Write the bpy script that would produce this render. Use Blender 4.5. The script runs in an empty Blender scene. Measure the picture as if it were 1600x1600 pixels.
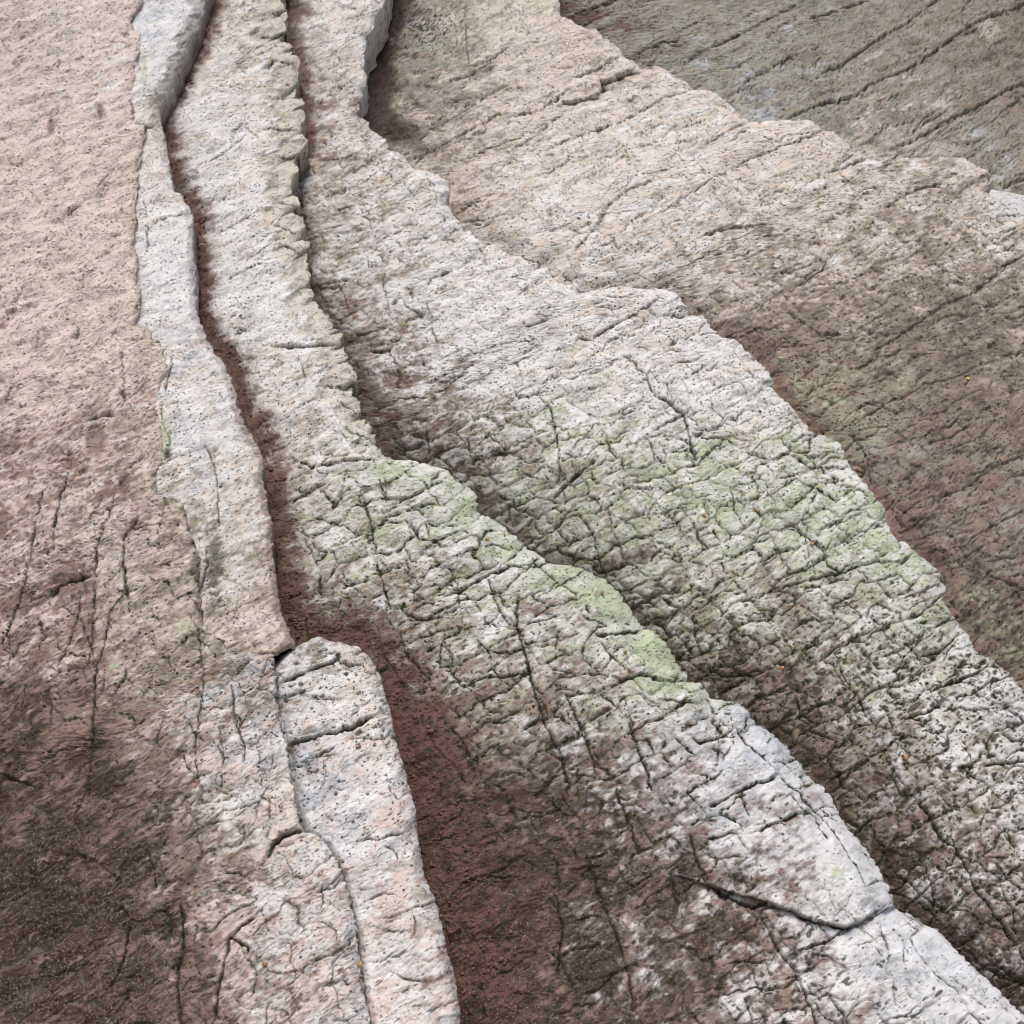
import bpy, math, random
import numpy as np
from mathutils import Matrix, Vector

# ------------------------------------------------------------------ camera, sky, sun, exposure
sc = bpy.context.scene
COL = sc.collection
R_ = math.radians
PITCH, LEAN, FOV, DIST, CAMZ = R_(10), R_(25), R_(45), 3.2, 1.3
cam_d = np.array([0, math.cos(PITCH), math.sin(PITCH)])
cam_u = np.array([0, -math.sin(PITCH), math.cos(PITCH)])
cam_r = np.array([1.0, 0, 0])
CAM = np.array([0, 0, CAMZ])
WALL0 = CAM + DIST * cam_d                       # the wall frame's origin: u right, v up the slope, w out of the rock
EU = np.array([1.0, 0, 0]); EV = np.array([0, math.sin(LEAN), math.cos(LEAN)]); EN = np.cross(EU, EV)
cd = bpy.data.cameras.new("camera"); cam = bpy.data.objects.new("camera", cd); COL.objects.link(cam)
cam.location = CAM; cam.rotation_euler = (math.pi / 2 + PITCH, 0, 0)
cd.sensor_width = 36; cd.sensor_fit = 'HORIZONTAL'; cd.lens = 18 / math.tan(FOV / 2); cd.clip_end = 500; cd.clip_start = 0.05
sc.camera = cam

SUN_EL, SUN_AZ = R_(60), R_(-8)                 # azimuth measured from straight behind the camera, negative is left
w = bpy.data.worlds.new("World"); sc.world = w; w.use_nodes = True
nt = w.node_tree; bg = nt.nodes["Background"]
sky = nt.nodes.new("ShaderNodeTexSky"); sky.sky_type = 'NISHITA'; sky.sun_disc = False
sky.sun_elevation = SUN_EL
sdir = Vector((math.sin(SUN_AZ) * math.cos(SUN_EL), -math.cos(SUN_AZ) * math.cos(SUN_EL), math.sin(SUN_EL)))   # towards the sun
sky.sun_rotation = math.atan2(sdir.x, sdir.y)
sky.air_density = 1.0; sky.dust_density = 3.0; sky.ozone_density = 1.0
nt.links.new(sky.outputs[0], bg.inputs[0]); bg.inputs[1].default_value = 0.095
sl = bpy.data.lights.new("sun", 'SUN'); sl.energy = 1.15; sl.angle = R_(28); sl.color = (1.0, 0.93, 0.86)
so = bpy.data.objects.new("sun", sl); COL.objects.link(so); so.rotation_euler = sdir.to_track_quat('Z', 'Y').to_euler()
so.location = (0, 0, 8)
vs = sc.view_settings; vs.view_transform = 'Standard'; vs.look = 'None'; vs.gamma = 1; vs.exposure = 1.0; vs.use_curve_mapping = False
sc.cycles.filter_width = 0.95; sc.cycles.max_bounces = 4; sc.cycles.diffuse_bounces = 3

# ------------------------------------------------------------------ numeric helpers
SP = 1.6                                          # grid spacing, in units of a 1600th of the photograph's width
TF = math.tan(FOV / 2)
rng = np.random.default_rng(7); random.seed(7)
def f32(a): return np.asarray(a, dtype=np.float64)
def to_wall(x, y, wv):
    """photo point -> wall (u, v) where its sight line meets height wv above the wall plane"""
    a = (x - 800) / 800 * TF; b = (800 - y) / 800 * TF
    dv = cam_d @ EV + b * (cam_u @ EV); dn = cam_d @ EN + b * (cam_u @ EN)
    c = CAM - WALL0; cv, cn = c @ EV, c @ EN
    t = (wv - cn) / dn
    return t * a, cv + t * dv
def hsh(ix, iy, s):
    h = (ix.astype(np.int64) * 374761393 + iy.astype(np.int64) * 668265263 + s * 974634777) & 0xffffffff
    h = ((h ^ (h >> 13)) * 1274126177) & 0xffffffff
    h = ((h ^ (h >> 16)) * 2246822519) & 0xffffffff
    return ((h ^ (h >> 15)) & 0xffffff) / float(0x1000000)
def noise(x, y, s=0):
    ix = np.floor(x); iy = np.floor(y); fx = x - ix; fy = y - iy
    ux = fx * fx * fx * (fx * (fx * 6 - 15) + 10); uy = fy * fy * fy * (fy * (fy * 6 - 15) + 10)
    def g(ax, ay, dx, dy):
        t = hsh(ax, ay, s) * 6.2831853
        return np.cos(t) * dx + np.sin(t) * dy
    a = g(ix, iy, fx, fy); b = g(ix + 1, iy, fx - 1, fy); c = g(ix, iy + 1, fx, fy - 1); d = g(ix + 1, iy + 1, fx - 1, fy - 1)
    return 1.45 * ((a + ux * (b - a)) + uy * ((c + ux * (d - c)) - (a + ux * (b - a))))
def fbm(x, y, o=4, s=0, gain=0.5, lac=2.07):
    r = 0; a = 1.0; n = 0
    for i in range(o):
        r = r + a * noise(x, y, s + i * 17); n += a; x = x * lac + 13.7; y = y * lac - 7.1; a *= gain
    return r / n * 1.6
def voro(x, y, s=0, jit=0.85):
    """jittered cells: nearest distance, distance to the border, two random numbers of the cell and the offset inside it"""
    ix = np.floor(x); iy = np.floor(y)
    f1 = np.full(x.shape, 9.0); f2 = np.full(x.shape, 9.0); cid = np.zeros(x.shape); cid2 = np.zeros(x.shape)
    ox = np.zeros(x.shape); oy = np.zeros(x.shape)
    for j in (-1, 0, 1):
        for i in (-1, 0, 1):
            cx = ix + i; cy = iy + j
            px = cx + 0.5 + jit * (hsh(cx, cy, s) - 0.5); py = cy + 0.5 + jit * (hsh(cx, cy, s + 5) - 0.5)
            d = np.hypot(px - x, py - y); h = hsh(cx, cy, s + 9); h2 = hsh(cx, cy, s + 11)
            n = d < f1
            f2 = np.where(n, f1, np.minimum(f2, d)); cid = np.where(n, h, cid); cid2 = np.where(n, h2, cid2)
            ox = np.where(n, x - px, ox); oy = np.where(n, y - py, oy); f1 = np.where(n, d, f1)
    return f1, f2 - f1, cid, cid2, ox, oy
def ss(a, b, x):
    t = np.clip((x - a) / (b - a), 0, 1); return t * t * (3 - 2 * t)
def dist_poly(x, y, pts, lim=None):
    """distance to an open polyline, and the side (positive below / to the right)"""
    d = np.full(x.shape, 1e9); sd = np.zeros(x.shape)
    P = np.asarray(pts, float)
    if lim is not None:
        m = (x > P[:, 0].min() - lim) & (x < P[:, 0].max() + lim) & (y > P[:, 1].min() - lim) & (y < P[:, 1].max() + lim)
        if not m.any(): return d, sd
        dd, s2 = dist_poly(x[m], y[m], pts); d[m] = dd; sd[m] = s2; return d, sd
    for a, b in zip(P[:-1], P[1:]):
        vx, vy = b - a; L = vx * vx + vy * vy + 1e-9
        t = np.clip(((x - a[0]) * vx + (y - a[1]) * vy) / L, 0, 1)
        q = np.hypot(x - a[0] - t * vx, y - a[1] - t * vy)
        n = q < d; d = np.where(n, q, d); sd = np.where(n, np.sign(vx * (y - a[1]) - vy * (x - a[0])), sd)
    return d, sd

# ------------------------------------------------------------------ mineral colours (linear base colours)
PAL = dict(W=(.585, .577, .560), P=(.53, .462, .395), K=(.545, .440, .395), V=(.212, .138, .116), B=(.40, .42, .445), N=(.032, .0145, .0102),
           O=(.262, .258, .215), R=(.112, .056, .045), G=(.365, .41, .265), M=(.042, .042, .026), T=(.225, .188, .140), L=(.030, .034, .055), C=(.52, .485, .405))
KEYS = list(PAL); PALA = np.array([PAL[k] for k in KEYS])

def parse(txt):
    out = []
    for tok in txt.split():
        x, y, c = tok.split(',')
        wts = np.zeros(len(KEYS)); i = 0
        while i < len(c):
            k = c[i]; i += 1; num = ''
            while i < len(c) and c[i].isdigit(): num += c[i]; i += 1
            wts[KEYS.index(k)] += float(num) if num else 10.0
        out.append((float(x), float(y), wts / wts.sum()))
    return out

# ------------------------------------------------------------------ traced outlines (photo coordinates give the sight line, each bed its own height)
EDGE = {}
EDGE['A'] = [(252,-260),(232,-60),(222,0),(214,16),(206,36),(212,48),(221,60),(218,85),(212,122),(209,150),(207,186),(228,200),(229,215),(222,238),(216,258),(217,290),(212,310),
 (212,352),(207,380),(216,400),(212,430),(221,470),(211,510),(234,516),(243,530),(256,545),(262,575),(252,610),(248,640),(256,680),(258,720),(243,745),(246,772),(288,790),(296,830),
 (312,880),(312,925),(318,975),(345,1003),(362,1018),(400,1024),(428,1030),(431,1050),(434,1090),(438,1130),(449,1168),(456,1215),(464,1265),(470,1290),
 (478,1299),(494,1301),(512,1322),(527,1345),(541,1382),(551,1420),(558,1452),(562,1490),(566,1520),(571,1560),(580,1600),(600,1680),(620,1780),(640,1900)]
EDGE['B'] = [(380,-240),(352,-80),(322,0),(318,20),(312,45),(300,62),(296,80),(285,98),(276,122),(270,140),(258,160),(250,172),(251,190),(256,208),(262,235),(266,262),(271,295),
 (283,305),(297,325),(303,345),(302,385),(304,405),(307,430),(306,450),(308,490),(318,515),(330,540),(345,562),(352,570),(365,600),(372,640),(385,665),(395,682),(404,700),
 (412,718),(411,745),(416,775),(420,800),(428,820),(424,845),(430,885),(434,920),(440,955),(452,985),(461,1006),(452,1016),(440,1023),(420,1040),(400,1080)]
EDGE['Cr'] = [(432,1030),(446,1012),(475,999),(498,995),(520,1002),(560,1012),(576,1026),(588,1042),(596,1062),(603,1090),(612,1120),(620,1160),(632,1200),(642,1240),(651,1270),
 (652,1300),(658,1335),(664,1370),(678,1400),(690,1440),(700,1490),(710,1520),(716,1560),(720,1600),(735,1680),(760,1780),(790,1900)]
EDGE['Cl'] = [(520,980),(474,997),(445,1012),(431,1034),(430,1055),(433,1075),(436,1110),(446,1150),(450,1168),(455,1185),(462,1240),(466,1275),(476,1304),(508,1326),(524,1349),(537,1386),(547,1424),(556,1460),(562,1508),(568,1560),(577,1600),(598,1680),(618,1780),(638,1900)]
EDGE['E'] = [(470,-240),(452,-80),(440,0),(450,8),(452,16),(445,30),(443,40),(448,52),(440,62),(452,72),(464,90),(466,102),(463,110),(466,130),(460,146),(458,154),(470,156),(476,166),(474,186),(470,200),
 (476,210),(474,232),(466,246),(459,256),(466,270),(460,278),(456,292),(464,305),(466,322),(460,330),(470,340),(475,355),(475,372),(480,385),(481,398),(476,405),(476,422),(484,438),(484,452),(492,466),
 (504,480),(512,498),(527,515),(536,532),(532,542),(541,558),(556,585),(554,598),(546,608),(556,618),(562,640),(564,655),(580,668),(586,682),(586,692),(598,710),(612,719),(650,720),(672,729),(700,735),(712,748),
 (745,772),(748,792),(745,800),(770,812),(800,832),(826,858),(861,881),(884,882),(910,888),(945,905),(966,925),(974,935),(985,952),(1006,983),(1022,986),(1040,1004),(1054,1030),(1074,1056),(1075,1066),
 (1096,1068),(1112,1092),(1150,1097),(1168,1110),(1180,1130),(1200,1142),(1222,1160),(1250,1195),(1260,1212),(1290,1232),(1304,1255),(1312,1275),(1330,1300),(1352,1325),(1364,1342),(1380,1370),(1395,1400),(1397,1418),
 (1420,1428),(1445,1445),(1462,1452),(1490,1480),(1515,1505),(1540,1528),(1562,1548),(1580,1568),(1605,1590),(1700,1690),(1900,1900)]
EDGE['F'] = [(640,-240),(620,-80),(603,0),(598,15),(588,30),(580,50),(573,62),(571,85),(569,100),(573,122),(573,135),(566,145),(564,160),(558,182),(566,185),(578,193),(580,202),(596,214),(605,218),(606,236),(620,239),
 (632,246),(645,264),(662,268),(688,276),(702,285),(704,300),(698,314),(706,332),(712,340),(722,352),(726,361),(735,362),(742,374),(758,382),(775,384),(795,400),(815,402),(838,420),(856,418),(866,438),(872,442),
 (894,446),(908,458),(930,456),(970,449),(1000,452),(1040,453),(1055,460),(1066,468),(1072,475),(1076,486),(1076,493),(1100,495),(1112,512),(1122,524),(1128,530),(1148,531),(1165,548),(1192,572),(1208,592),(1209,600),(1202,604),
 (1235,636),(1256,660),(1272,679),(1290,680),(1308,693),(1320,708),(1322,716),(1330,732),(1345,748),(1362,770),(1376,787),(1384,799),(1384,812),(1396,840),(1408,845),(1425,858),(1438,870),(1462,890),(1476,908),(1478,925),(1474,942),
 (1490,965),(1503,982),(1515,994),(1522,1012),(1526,1022),(1545,1028),(1560,1042),(1575,1050),(1590,1068),(1605,1092),(1700,1200),(1900,1430),(2600,2300)]
EDGE['G'] = [(880,-240),(872,-60),(872,0),(875,12),(876,27),(888,31),(905,40),(916,47),(932,45),(945,62),(955,66),(965,75),(975,88),(990,98),(1004,108),(1030,104),(1050,116),(1070,128),(1080,139),(1097,141),(1118,146),(1134,158),
 (1142,166),(1158,182),(1170,192),(1190,189),(1230,190),(1265,188),(1282,200),(1302,208),(1322,222),(1345,240),(1355,247),(1384,256),(1396,250),(1450,246),(1505,248),(1525,260),(1545,268),(1556,282),(1540,300),(1552,310),(1580,328),(1610,342),(1700,400),(1900,520),(2600,900),(4200,1700)]

# cracks: bed, width, depth in mm, points
CR = """
G 10 18 872,165 905,156 930,150 945,137 940,129 965,122 975,116 1007,109|G 4 8 800,184 845,172 872,155 888,140|G 3 6 800,234 825,220 850,200 882,175|G 3 6 852,234 882,220 920,207 965,194 1000,175 1040,150 1082,141
G 4 7 892,125 932,110 972,86|G 3 5 800,95 825,75 850,55|G 2 3 885,292 935,270 975,245|G 4 9 895,397 912,377 935,350 950,322 962,310 990,292 1025,282|G 4 7 1050,226 1065,221 1085,220
G 3 6 1097,229 1137,207 1170,192|G 3 6 1015,340 1042,327 1075,305 1115,280 1155,257 1175,247 1200,239 1237,225 1285,205|G 3 7 1090,372 1120,362 1155,356 1200,352|G 2 4 950,210 972,230 990,260|G 2 4 1095,230 1082,242 1097,265 1102,277
G 2 4 1112,280 1150,295 1170,315|G 3 5 1200,307 1237,291|G 5 8 1290,269 1320,262 1350,247|G 2 4 1237,304 1270,282 1290,269|G 3 6 1385,327 1412,307 1440,295 1482,285|G 2 4 1240,325 1267,326 1300,312|G 2 4 1350,340 1385,332
G 5 4 1492,342 1525,357 1550,377 1590,397|G 2 4 1295,397 1325,375|G 3 5 1540,382 1570,362 1600,350|G 3 5 1212,427 1235,427 1265,415 1290,400|G 3 5 1245,454 1275,447 1325,441 1360,424 1385,407 1412,400|G 2 4 1392,420 1425,407 1440,410
G 4 8 1640,380 1600,400 1562,420 1545,440 1522,457 1495,469 1470,480 1450,495 1425,512 1382,540 1360,550|G 3 5 1297,524 1330,522 1350,510 1382,492 1415,475|G 3 5 1320,580 1350,572 1370,552|G 3 6 1527,572 1507,585 1475,595 1445,600 1415,620 1390,627 1360,647 1335,665
G 3 4 1512,640 1495,657 1470,675 1425,687 1417,707|G 3 4 1325,432 1340,450 1360,465|G 5 7 1240,492 1260,507 1282,522 1312,525|G 3 5 1285,537 1300,560 1320,580|G 6 8 1325,670 1335,687 1350,705 1355,725 1362,760|G 4 6 1415,722 1437,732 1465,750
G 3 5 1640,695 1600,712 1570,725 1550,730 1527,750 1505,765 1470,777|G 4 5 1467,420 1482,430 1510,450|G 5 7 1395,805 1412,825 1425,835|G 5 9 1535,885 1550,902 1575,910 1600,922 1640,935|G 4 7 1520,932 1510,950 1492,967|G 2 4 1600,870 1530,878|G 3 5 1510,845 1575,810 1640,780
G 3 7 1560,557 1600,551 1640,545|G 3 5 660,215 700,190 760,150 800,130|G 4 8 640,250 690,228 730,205 790,178|G 3 6 690,130 735,118 760,100 800,70|G 2 4 700,260 760,235 840,205|G 3 5 720,350 760,345 800,330|G 2 4 960,290 1000,275 1060,262|G 3 6 650,225 700,175 735,120 728,70 725,0
H 5 12 910,25 930,12 960,0 1000,-20|H 3 6 985,90 1012,77 1040,66 1052,72 1082,69|H 3 6 1055,51 1075,42 1112,27|H 4 9 1072,97 1100,80 1127,67 1145,60 1170,47 1200,30 1232,15 1260,0|H 3 6 1135,152 1162,140 1185,127|H 5 10 1260,31 1300,20 1325,10 1355,0 1400,-20
H 3 6 1170,125 1200,110 1230,92 1262,82 1287,74|H 4 9 1280,116 1312,104 1335,87 1375,60 1407,42 1430,27 1450,10 1465,0 1500,-20|H 5 11 1230,187 1260,172 1295,160 1330,152 1362,132 1390,120 1412,112 1440,95 1470,75 1500,52 1525,35 1555,24 1600,8 1660,-10
H 5 11 1390,235 1425,222 1450,207 1480,190 1505,177 1530,167 1550,155 1575,141 1600,135 1660,115|H 3 6 1405,215 1420,212 1445,192 1470,180 1487,165|H 2 4 1455,124 1500,107|H 3 4 1535,110 1570,100|H 3 7 1560,296 1600,281 1660,262|H 2 4 1240,122 1300,132 1330,105|H 2 4 1200,58 1250,38 1300,28
F 3 7 490,450 527,441 550,437|F 3 6 527,442 540,467 545,495|F 3 6 600,420 599,447 605,467 607,482 612,502|F 3 6 570,400 577,419 597,417|F 4 7 660,447 680,431 707,422|F 3 6 555,527 597,516 612,507|F 4 7 570,552 607,547 620,570 625,592 620,617|F 4 5 665,600 687,592 710,575 732,555
F 2 5 707,500 717,530|F 3 6 735,720 767,712 800,707 840,690|F 4 7 665,665 670,695 675,715|F 4 7 727,675 732,695 735,720|F 4 8 815,510 835,508 860,495|F 4 8 900,530 925,531 940,519 962,507 990,494 1012,480 1035,460|F 3 6 855,552 887,542
F 5 9 970,555 992,567 995,577 1007,585 1020,612 1027,622 1042,626 1055,640 1067,647 1077,675 1080,700 1090,725|F 4 8 1017,676 1040,662 1065,650 1080,641|F 3 5 1055,567 1082,565|F 4 8 840,617 860,637 866,662 872,695 875,725 872,760|F 3 6 800,605 810,622 825,622 855,610 862,595
F 4 5 800,700 825,685 862,670|F 5 8 965,650 995,642|F 4 7 945,680 955,707 970,722|F 4 7 1007,675 1020,700 1025,725|F 4 6 975,702 1002,687|F 4 7 1077,675 1105,685 1135,687 1150,697|F 6 6 862,785 892,750 935,717|F 3 5 1037,627 1045,655|F 4 9 1042,492 1077,493|F 2 4 1100,617 1125,605 1170,590
F 3 7 1200,720 1232,707 1237,692 1255,682 1275,680|F 4 8 1242,715 1267,732 1310,732 1327,730|F 4 6 1082,955 1087,1000 1102,1040|F 5 7 1102,1042 1135,1057 1200,1047|F 4 7 1230,817 1262,840 1282,857 1295,885 1317,897|F 4 8 1200,927 1262,907 1325,892 1362,880 1407,877 1427,867|F 3 6 1275,832 1320,815 1350,800
F 4 7 1420,967 1450,955|F 4 8 1427,1030 1450,1025 1477,1015|F 3 6 1387,1055 1425,1032|F 4 8 1310,1040 1322,1070 1340,1087 1355,1120 1375,1142|F 4 8 1452,1080 1492,1065 1520,1055 1550,1037|F 3 6 1235,1127 1282,1102 1312,1092|F 4 7 1400,1127 1437,1117 1475,1100|F 4 8 1532,1197 1600,1190 1660,1180
F 6 10 1432,1252 1452,1277 1472,1310 1495,1325 1512,1360 1530,1400 1550,1422 1565,1440 1582,1472 1620,1530|F 4 9 1360,818 1375,820 1384,824|F 3 7 685,287 705,290|F 4 9 692,318 715,318|F 3 6 700,368 712,358 725,361|F 2 4 800,470 830,445 862,424|F 3 5 500,252 535,250 560,240|F 2 4 517,230 527,255|F 2 4 560,290 600,262 640,245
F 3 5 1400,940 1440,925 1470,912|F 3 5 1300,780 1340,765 1362,772|F 3 6 950,800 960,840 975,870|F 3 6 1060,790 1085,820 1100,860|F 4 6 900,800 925,830 935,870 950,910|F 3 6 1140,760 1150,800 1165,830|F 4 7 1120,1180 1180,1150 1235,1127|F 5 8 1380,1180 1400,1210 1432,1252|F 4 6 1490,1200 1530,1197
E 5 11 425,542 450,542 487,542 510,538 530,542|E 3 5 405,517 410,542|E 3 6 460,545 472,570 477,595|E 4 9 462,717 485,730 520,725 545,720 582,717 595,727|E 4 7 545,727 535,762 532,790|E 4 7 590,742 600,770 607,790|E 4 8 607,790 650,775 675,757 695,750|E 4 8 640,815 655,842 677,846 697,857
E 4 7 587,872 597,907 605,940 615,957|E 4 8 687,935 720,922 762,900 800,887 825,885 860,881|E 4 7 632,971 670,967 697,960|E 5 8 625,985 630,1010 640,1032|E 4 7 697,982 690,1012 687,1045|E 4 7 500,892 502,940|E 5 9 810,925 807,975 825,1037 837,1087 850,1127 865,1160 877,1182 890,1230|E 3 6 815,975 850,970 875,962
E 4 9 925,985 935,994 965,990 995,988 1006,983|E 3 8 935,1000 952,1022 970,1040 995,1055|E 5 10 950,1077 972,1065 997,1055 1030,1061 1075,1065|E 3 7 1035,1092 1065,1097 1105,1100|E 3 7 1037,1122 1075,1097|E 4 8 1077,1150 1092,1160 1130,1152 1147,1137|E 3 8 1127,1195 1135,1175 1147,1162
E 4 7 1147,1132 1165,1160 1200,1190 1215,1205|E 5 8 982,1122 990,1155 1007,1197 1020,1240|E 5 10 1105,1262 1130,1250 1155,1235 1175,1227 1200,1220 1217,1212|E 5 10 1180,1300 1200,1292 1225,1282 1245,1272 1265,1267|E 3 7 1155,1242 1165,1260 1170,1282
E 6 10 1112,1385 1132,1400 1150,1407 1175,1418 1200,1412 1237,1425 1275,1440 1320,1450 1345,1442 1370,1425 1397,1417|E 5 8 1077,1300 1087,1345 1112,1380|E 4 8 1320,1452 1295,1470 1270,1477 1237,1492|E 6 9 1190,1430 1200,1452 1220,1490 1245,1522 1265,1570 1277,1600 1290,1650|E 5 8 1290,1550 1305,1570 1320,1590 1345,1640
E 4 8 1375,1597 1400,1590 1417,1587 1432,1572|E 4 8 1215,1212 1250,1242 1265,1260 1292,1287 1317,1320 1335,1350 1355,1390|E 4 7 1417,1460 1440,1497 1462,1522 1497,1547 1512,1575 1532,1600 1560,1650|E 5 7 912,1335 935,1390 950,1430 970,1480 985,1540 990,1590|E 5 7 1045,1360 1055,1400 1068,1440|E 5 7 960,1230 985,1290 1000,1340
E 4 7 870,1400 880,1450 870,1520|E 5 6 770,1220 790,1240 810,1290|E 4 8 400,62 415,56 447,62|E 4 8 412,107 430,95 466,102|E 4 7 420,155 440,152 462,154|E 4 7 410,200 440,205 472,203|E 4 8 425,248 450,247 464,256|E 4 7 430,315 447,318 466,326|E 3 6 415,345 440,355 470,370|E 3 6 430,375 455,390 478,400
E 3 5 305,262 347,242 385,210|E 3 5 330,372 380,345 400,330|E 3 6 395,90 430,75 440,62|E 4 8 430,20 445,30|E 3 6 520,625 545,638 562,652|E 4 7 540,670 560,680 586,690|E 5 8 500,605 520,606 546,608|E 3 5 350,440 400,415 430,400|E 3 6 470,820 480,850 500,892|E 4 7 700,880 715,915 720,960|E 4 7 760,900 775,940 800,985
E 4 7 720,1075 760,1060 830,1050|E 5 8 880,1080 900,1120 920,1170 935,1215|E 4 7 560,760 575,800 590,872|E 4 6 740,860 770,850 800,860
A 4 7 68,760 60,800 47,872 32,935 12,992 -20,1040|A 4 7 182,770 172,800 155,842 150,872 147,950 142,1020 136,1047|A 4 7 172,957 162,1017 150,1050 146,1150 142,1197 138,1250|A 4 7 127,920 122,962 107,1007 87,1047|A 6 8 220,800 195,845 192,877 197,917 202,942|A 6 11 75,930 92,917 112,907 145,900
A 3 5 85,970 55,1025|A 4 7 120,1107 145,1095|A 3 6 190,540 192,575 195,612 192,642|A 4 7 110,720 100,762 90,797 82,850|A 3 5 25,580 5,640|A 5 9 205,1440 197,1487 185,1522 170,1547|A 4 8 230,1320 242,1362 245,1392|A 5 9 282,1407 285,1437 287,1492 278,1515 280,1575 285,1640
A 5 9 390,1497 387,1480 360,1465 352,1500 342,1550 335,1600|A 5 8 400,1430 375,1450 362,1465|A 5 9 95,1335 122,1336 142,1344|A 6 9 172,1425 190,1420 205,1435|A 7 16 415,1345 425,1325 440,1306 462,1297 476,1296|A 3 6 460,1300 440,1310 432,1325|A 4 8 362,1065 365,1100 370,1137 382,1162 382,1197
A 3 6 400,1027 375,1047 362,1065|A 3 6 312,975 312,1010 318,1060 312,1120|A 4 8 0,1210 40,1225 60,1230|A 6 10 130,660 148,652 182,648|A 5 8 185,765 198,745 208,735|A 4 8 92,702 105,710 118,705|A 3 5 75,200 88,182 96,165|A 4 6 100,340 115,332 128,320|A 2 5 150,300 170,275 190,258|A 2 5 150,310 165,292 178,288
A 2 4 110,435 125,440 150,420|A 3 6 150,450 175,452|A 3 5 112,500 122,515 118,540|A 3 6 335,1280 350,1268 385,1260 410,1250|A 4 7 20,1035 30,1010 48,1000|A 2 4 0,250 20,245|A 2 4 60,170 80,150 110,140|A 5 8 165,1095 182,1085 192,1065 200,1040|A 6 8 255,1410 265,1440 268,1470
A 3 6 240,1170 250,1140 260,1110|A 3 5 310,1060 312,1110 305,1180 312,1240|A 3 5 342,1130 350,1180 345,1240|A 3 5 205,830 230,822 262,818
B 3 6 318,692 335,725 340,775 342,830|B 3 6 250,625 252,657 265,682 260,717|B 3 6 222,305 228,330 231,355 230,398|B 3 5 231,355 260,340 297,333|B 3 6 225,240 218,258|B 4 8 322,850 325,882 312,925|B 5 8 210,192 230,197 245,195|B 3 5 270,752 275,735 278,745|B 4 8 262,702 258,722
B 4 7 400,1022 420,1022 440,1022|B 3 5 280,70 300,62|B 4 7 270,560 262,590 255,620
C 4 8 435,1068 465,1055 500,1040 530,1030|C 3 5 435,1092 472,1082|C 6 12 450,1167 475,1155 512,1145 550,1137 585,1117|C 3 6 555,1315 600,1310 635,1300|C 3 5 455,1195 490,1185 530,1165|C 3 5 605,1220 612,1240 630,1255|C 4 6 595,1320 615,1330 625,1350|C 3 6 640,1420 650,1440 645,1470
C 3 4 500,1180 510,1210 500,1240|C 2 4 575,1505 600,1500 620,1485|C 3 5 570,1410 600,1395 620,1400"""
CRACKS = {}
for ln in CR.strip().split('\n'):
    for it in ln.split('|'):
        t = it.split(); CRACKS.setdefault(t[0], []).append((float(t[1]), float(t[2]), [tuple(map(float, s.split(','))) for s in t[3:]]))

# colour of the rock by place: x,y,weights of the mineral colours
CTL = {}
CTL['A'] = parse("""40,60,K 150,60,K9W1 60,250,K8P2 180,300,P5K5 60,450,K9P1 180,450,P6K4 200,560,P8K2 100,600,K8P2 30,700,K7V3 150,690,V6K4 230,700,P7T3 60,850,V6K4 200,850,K5V3P2 280,850,T5P5
30,1000,V8K2 100,1000,V8K2 220,1000,K5T4G1 300,1010,T5K4G1 30,1080,N5V5 120,1120,V8N2 250,1120,V5T4K1 350,1120,K5T4W1 410,1100,B4W3T3 415,1180,B4W4 30,1200,N8V2 150,1230,N7V3 250,1250,V5N4T1 350,1220,K6W4 420,1260,W4P6
30,1350,N 150,1350,N 250,1330,N7V3 340,1340,V6T3K1 430,1340,K4W6 500,1400,W8K2 30,1500,N9R1 150,1500,N9R1 250,1480,N7V3 340,1480,V7K3 440,1460,K5W4V1 510,1480,W8K2 60,1600,N8R2 220,1600,N7R2V1 330,1600,N3V6 430,1580,K8V2 520,1580,W7K3 -150,400,K -150,900,V8K2 -150,1300,N""")
CTL['B'] = parse("""280,50,W8B2 235,150,W 240,230,P6W4 260,350,W 260,480,W9B1 300,600,P3W7 310,650,W7B3 350,680,W8P2 320,760,W7T2P1 390,760,P5W5 335,850,T7W2 400,850,P5W5 340,950,T4P6 420,950,P8K2 440,1000,P6K4 350,-100,W""")
CTL['C'] = parse("""460,1030,W7T3 530,1030,W6P4 450,1120,B5W5 540,1100,W8P2 590,1080,P6W4 480,1200,W5B3T2 560,1200,W8K2 620,1200,K4W6 520,1300,W8B2 620,1300,W6K4 580,1400,W8K2 650,1420,K4W5V1 610,1500,W8K2 680,1520,K5W4V1 640,1600,W7K3 680,1750,K""")
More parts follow.
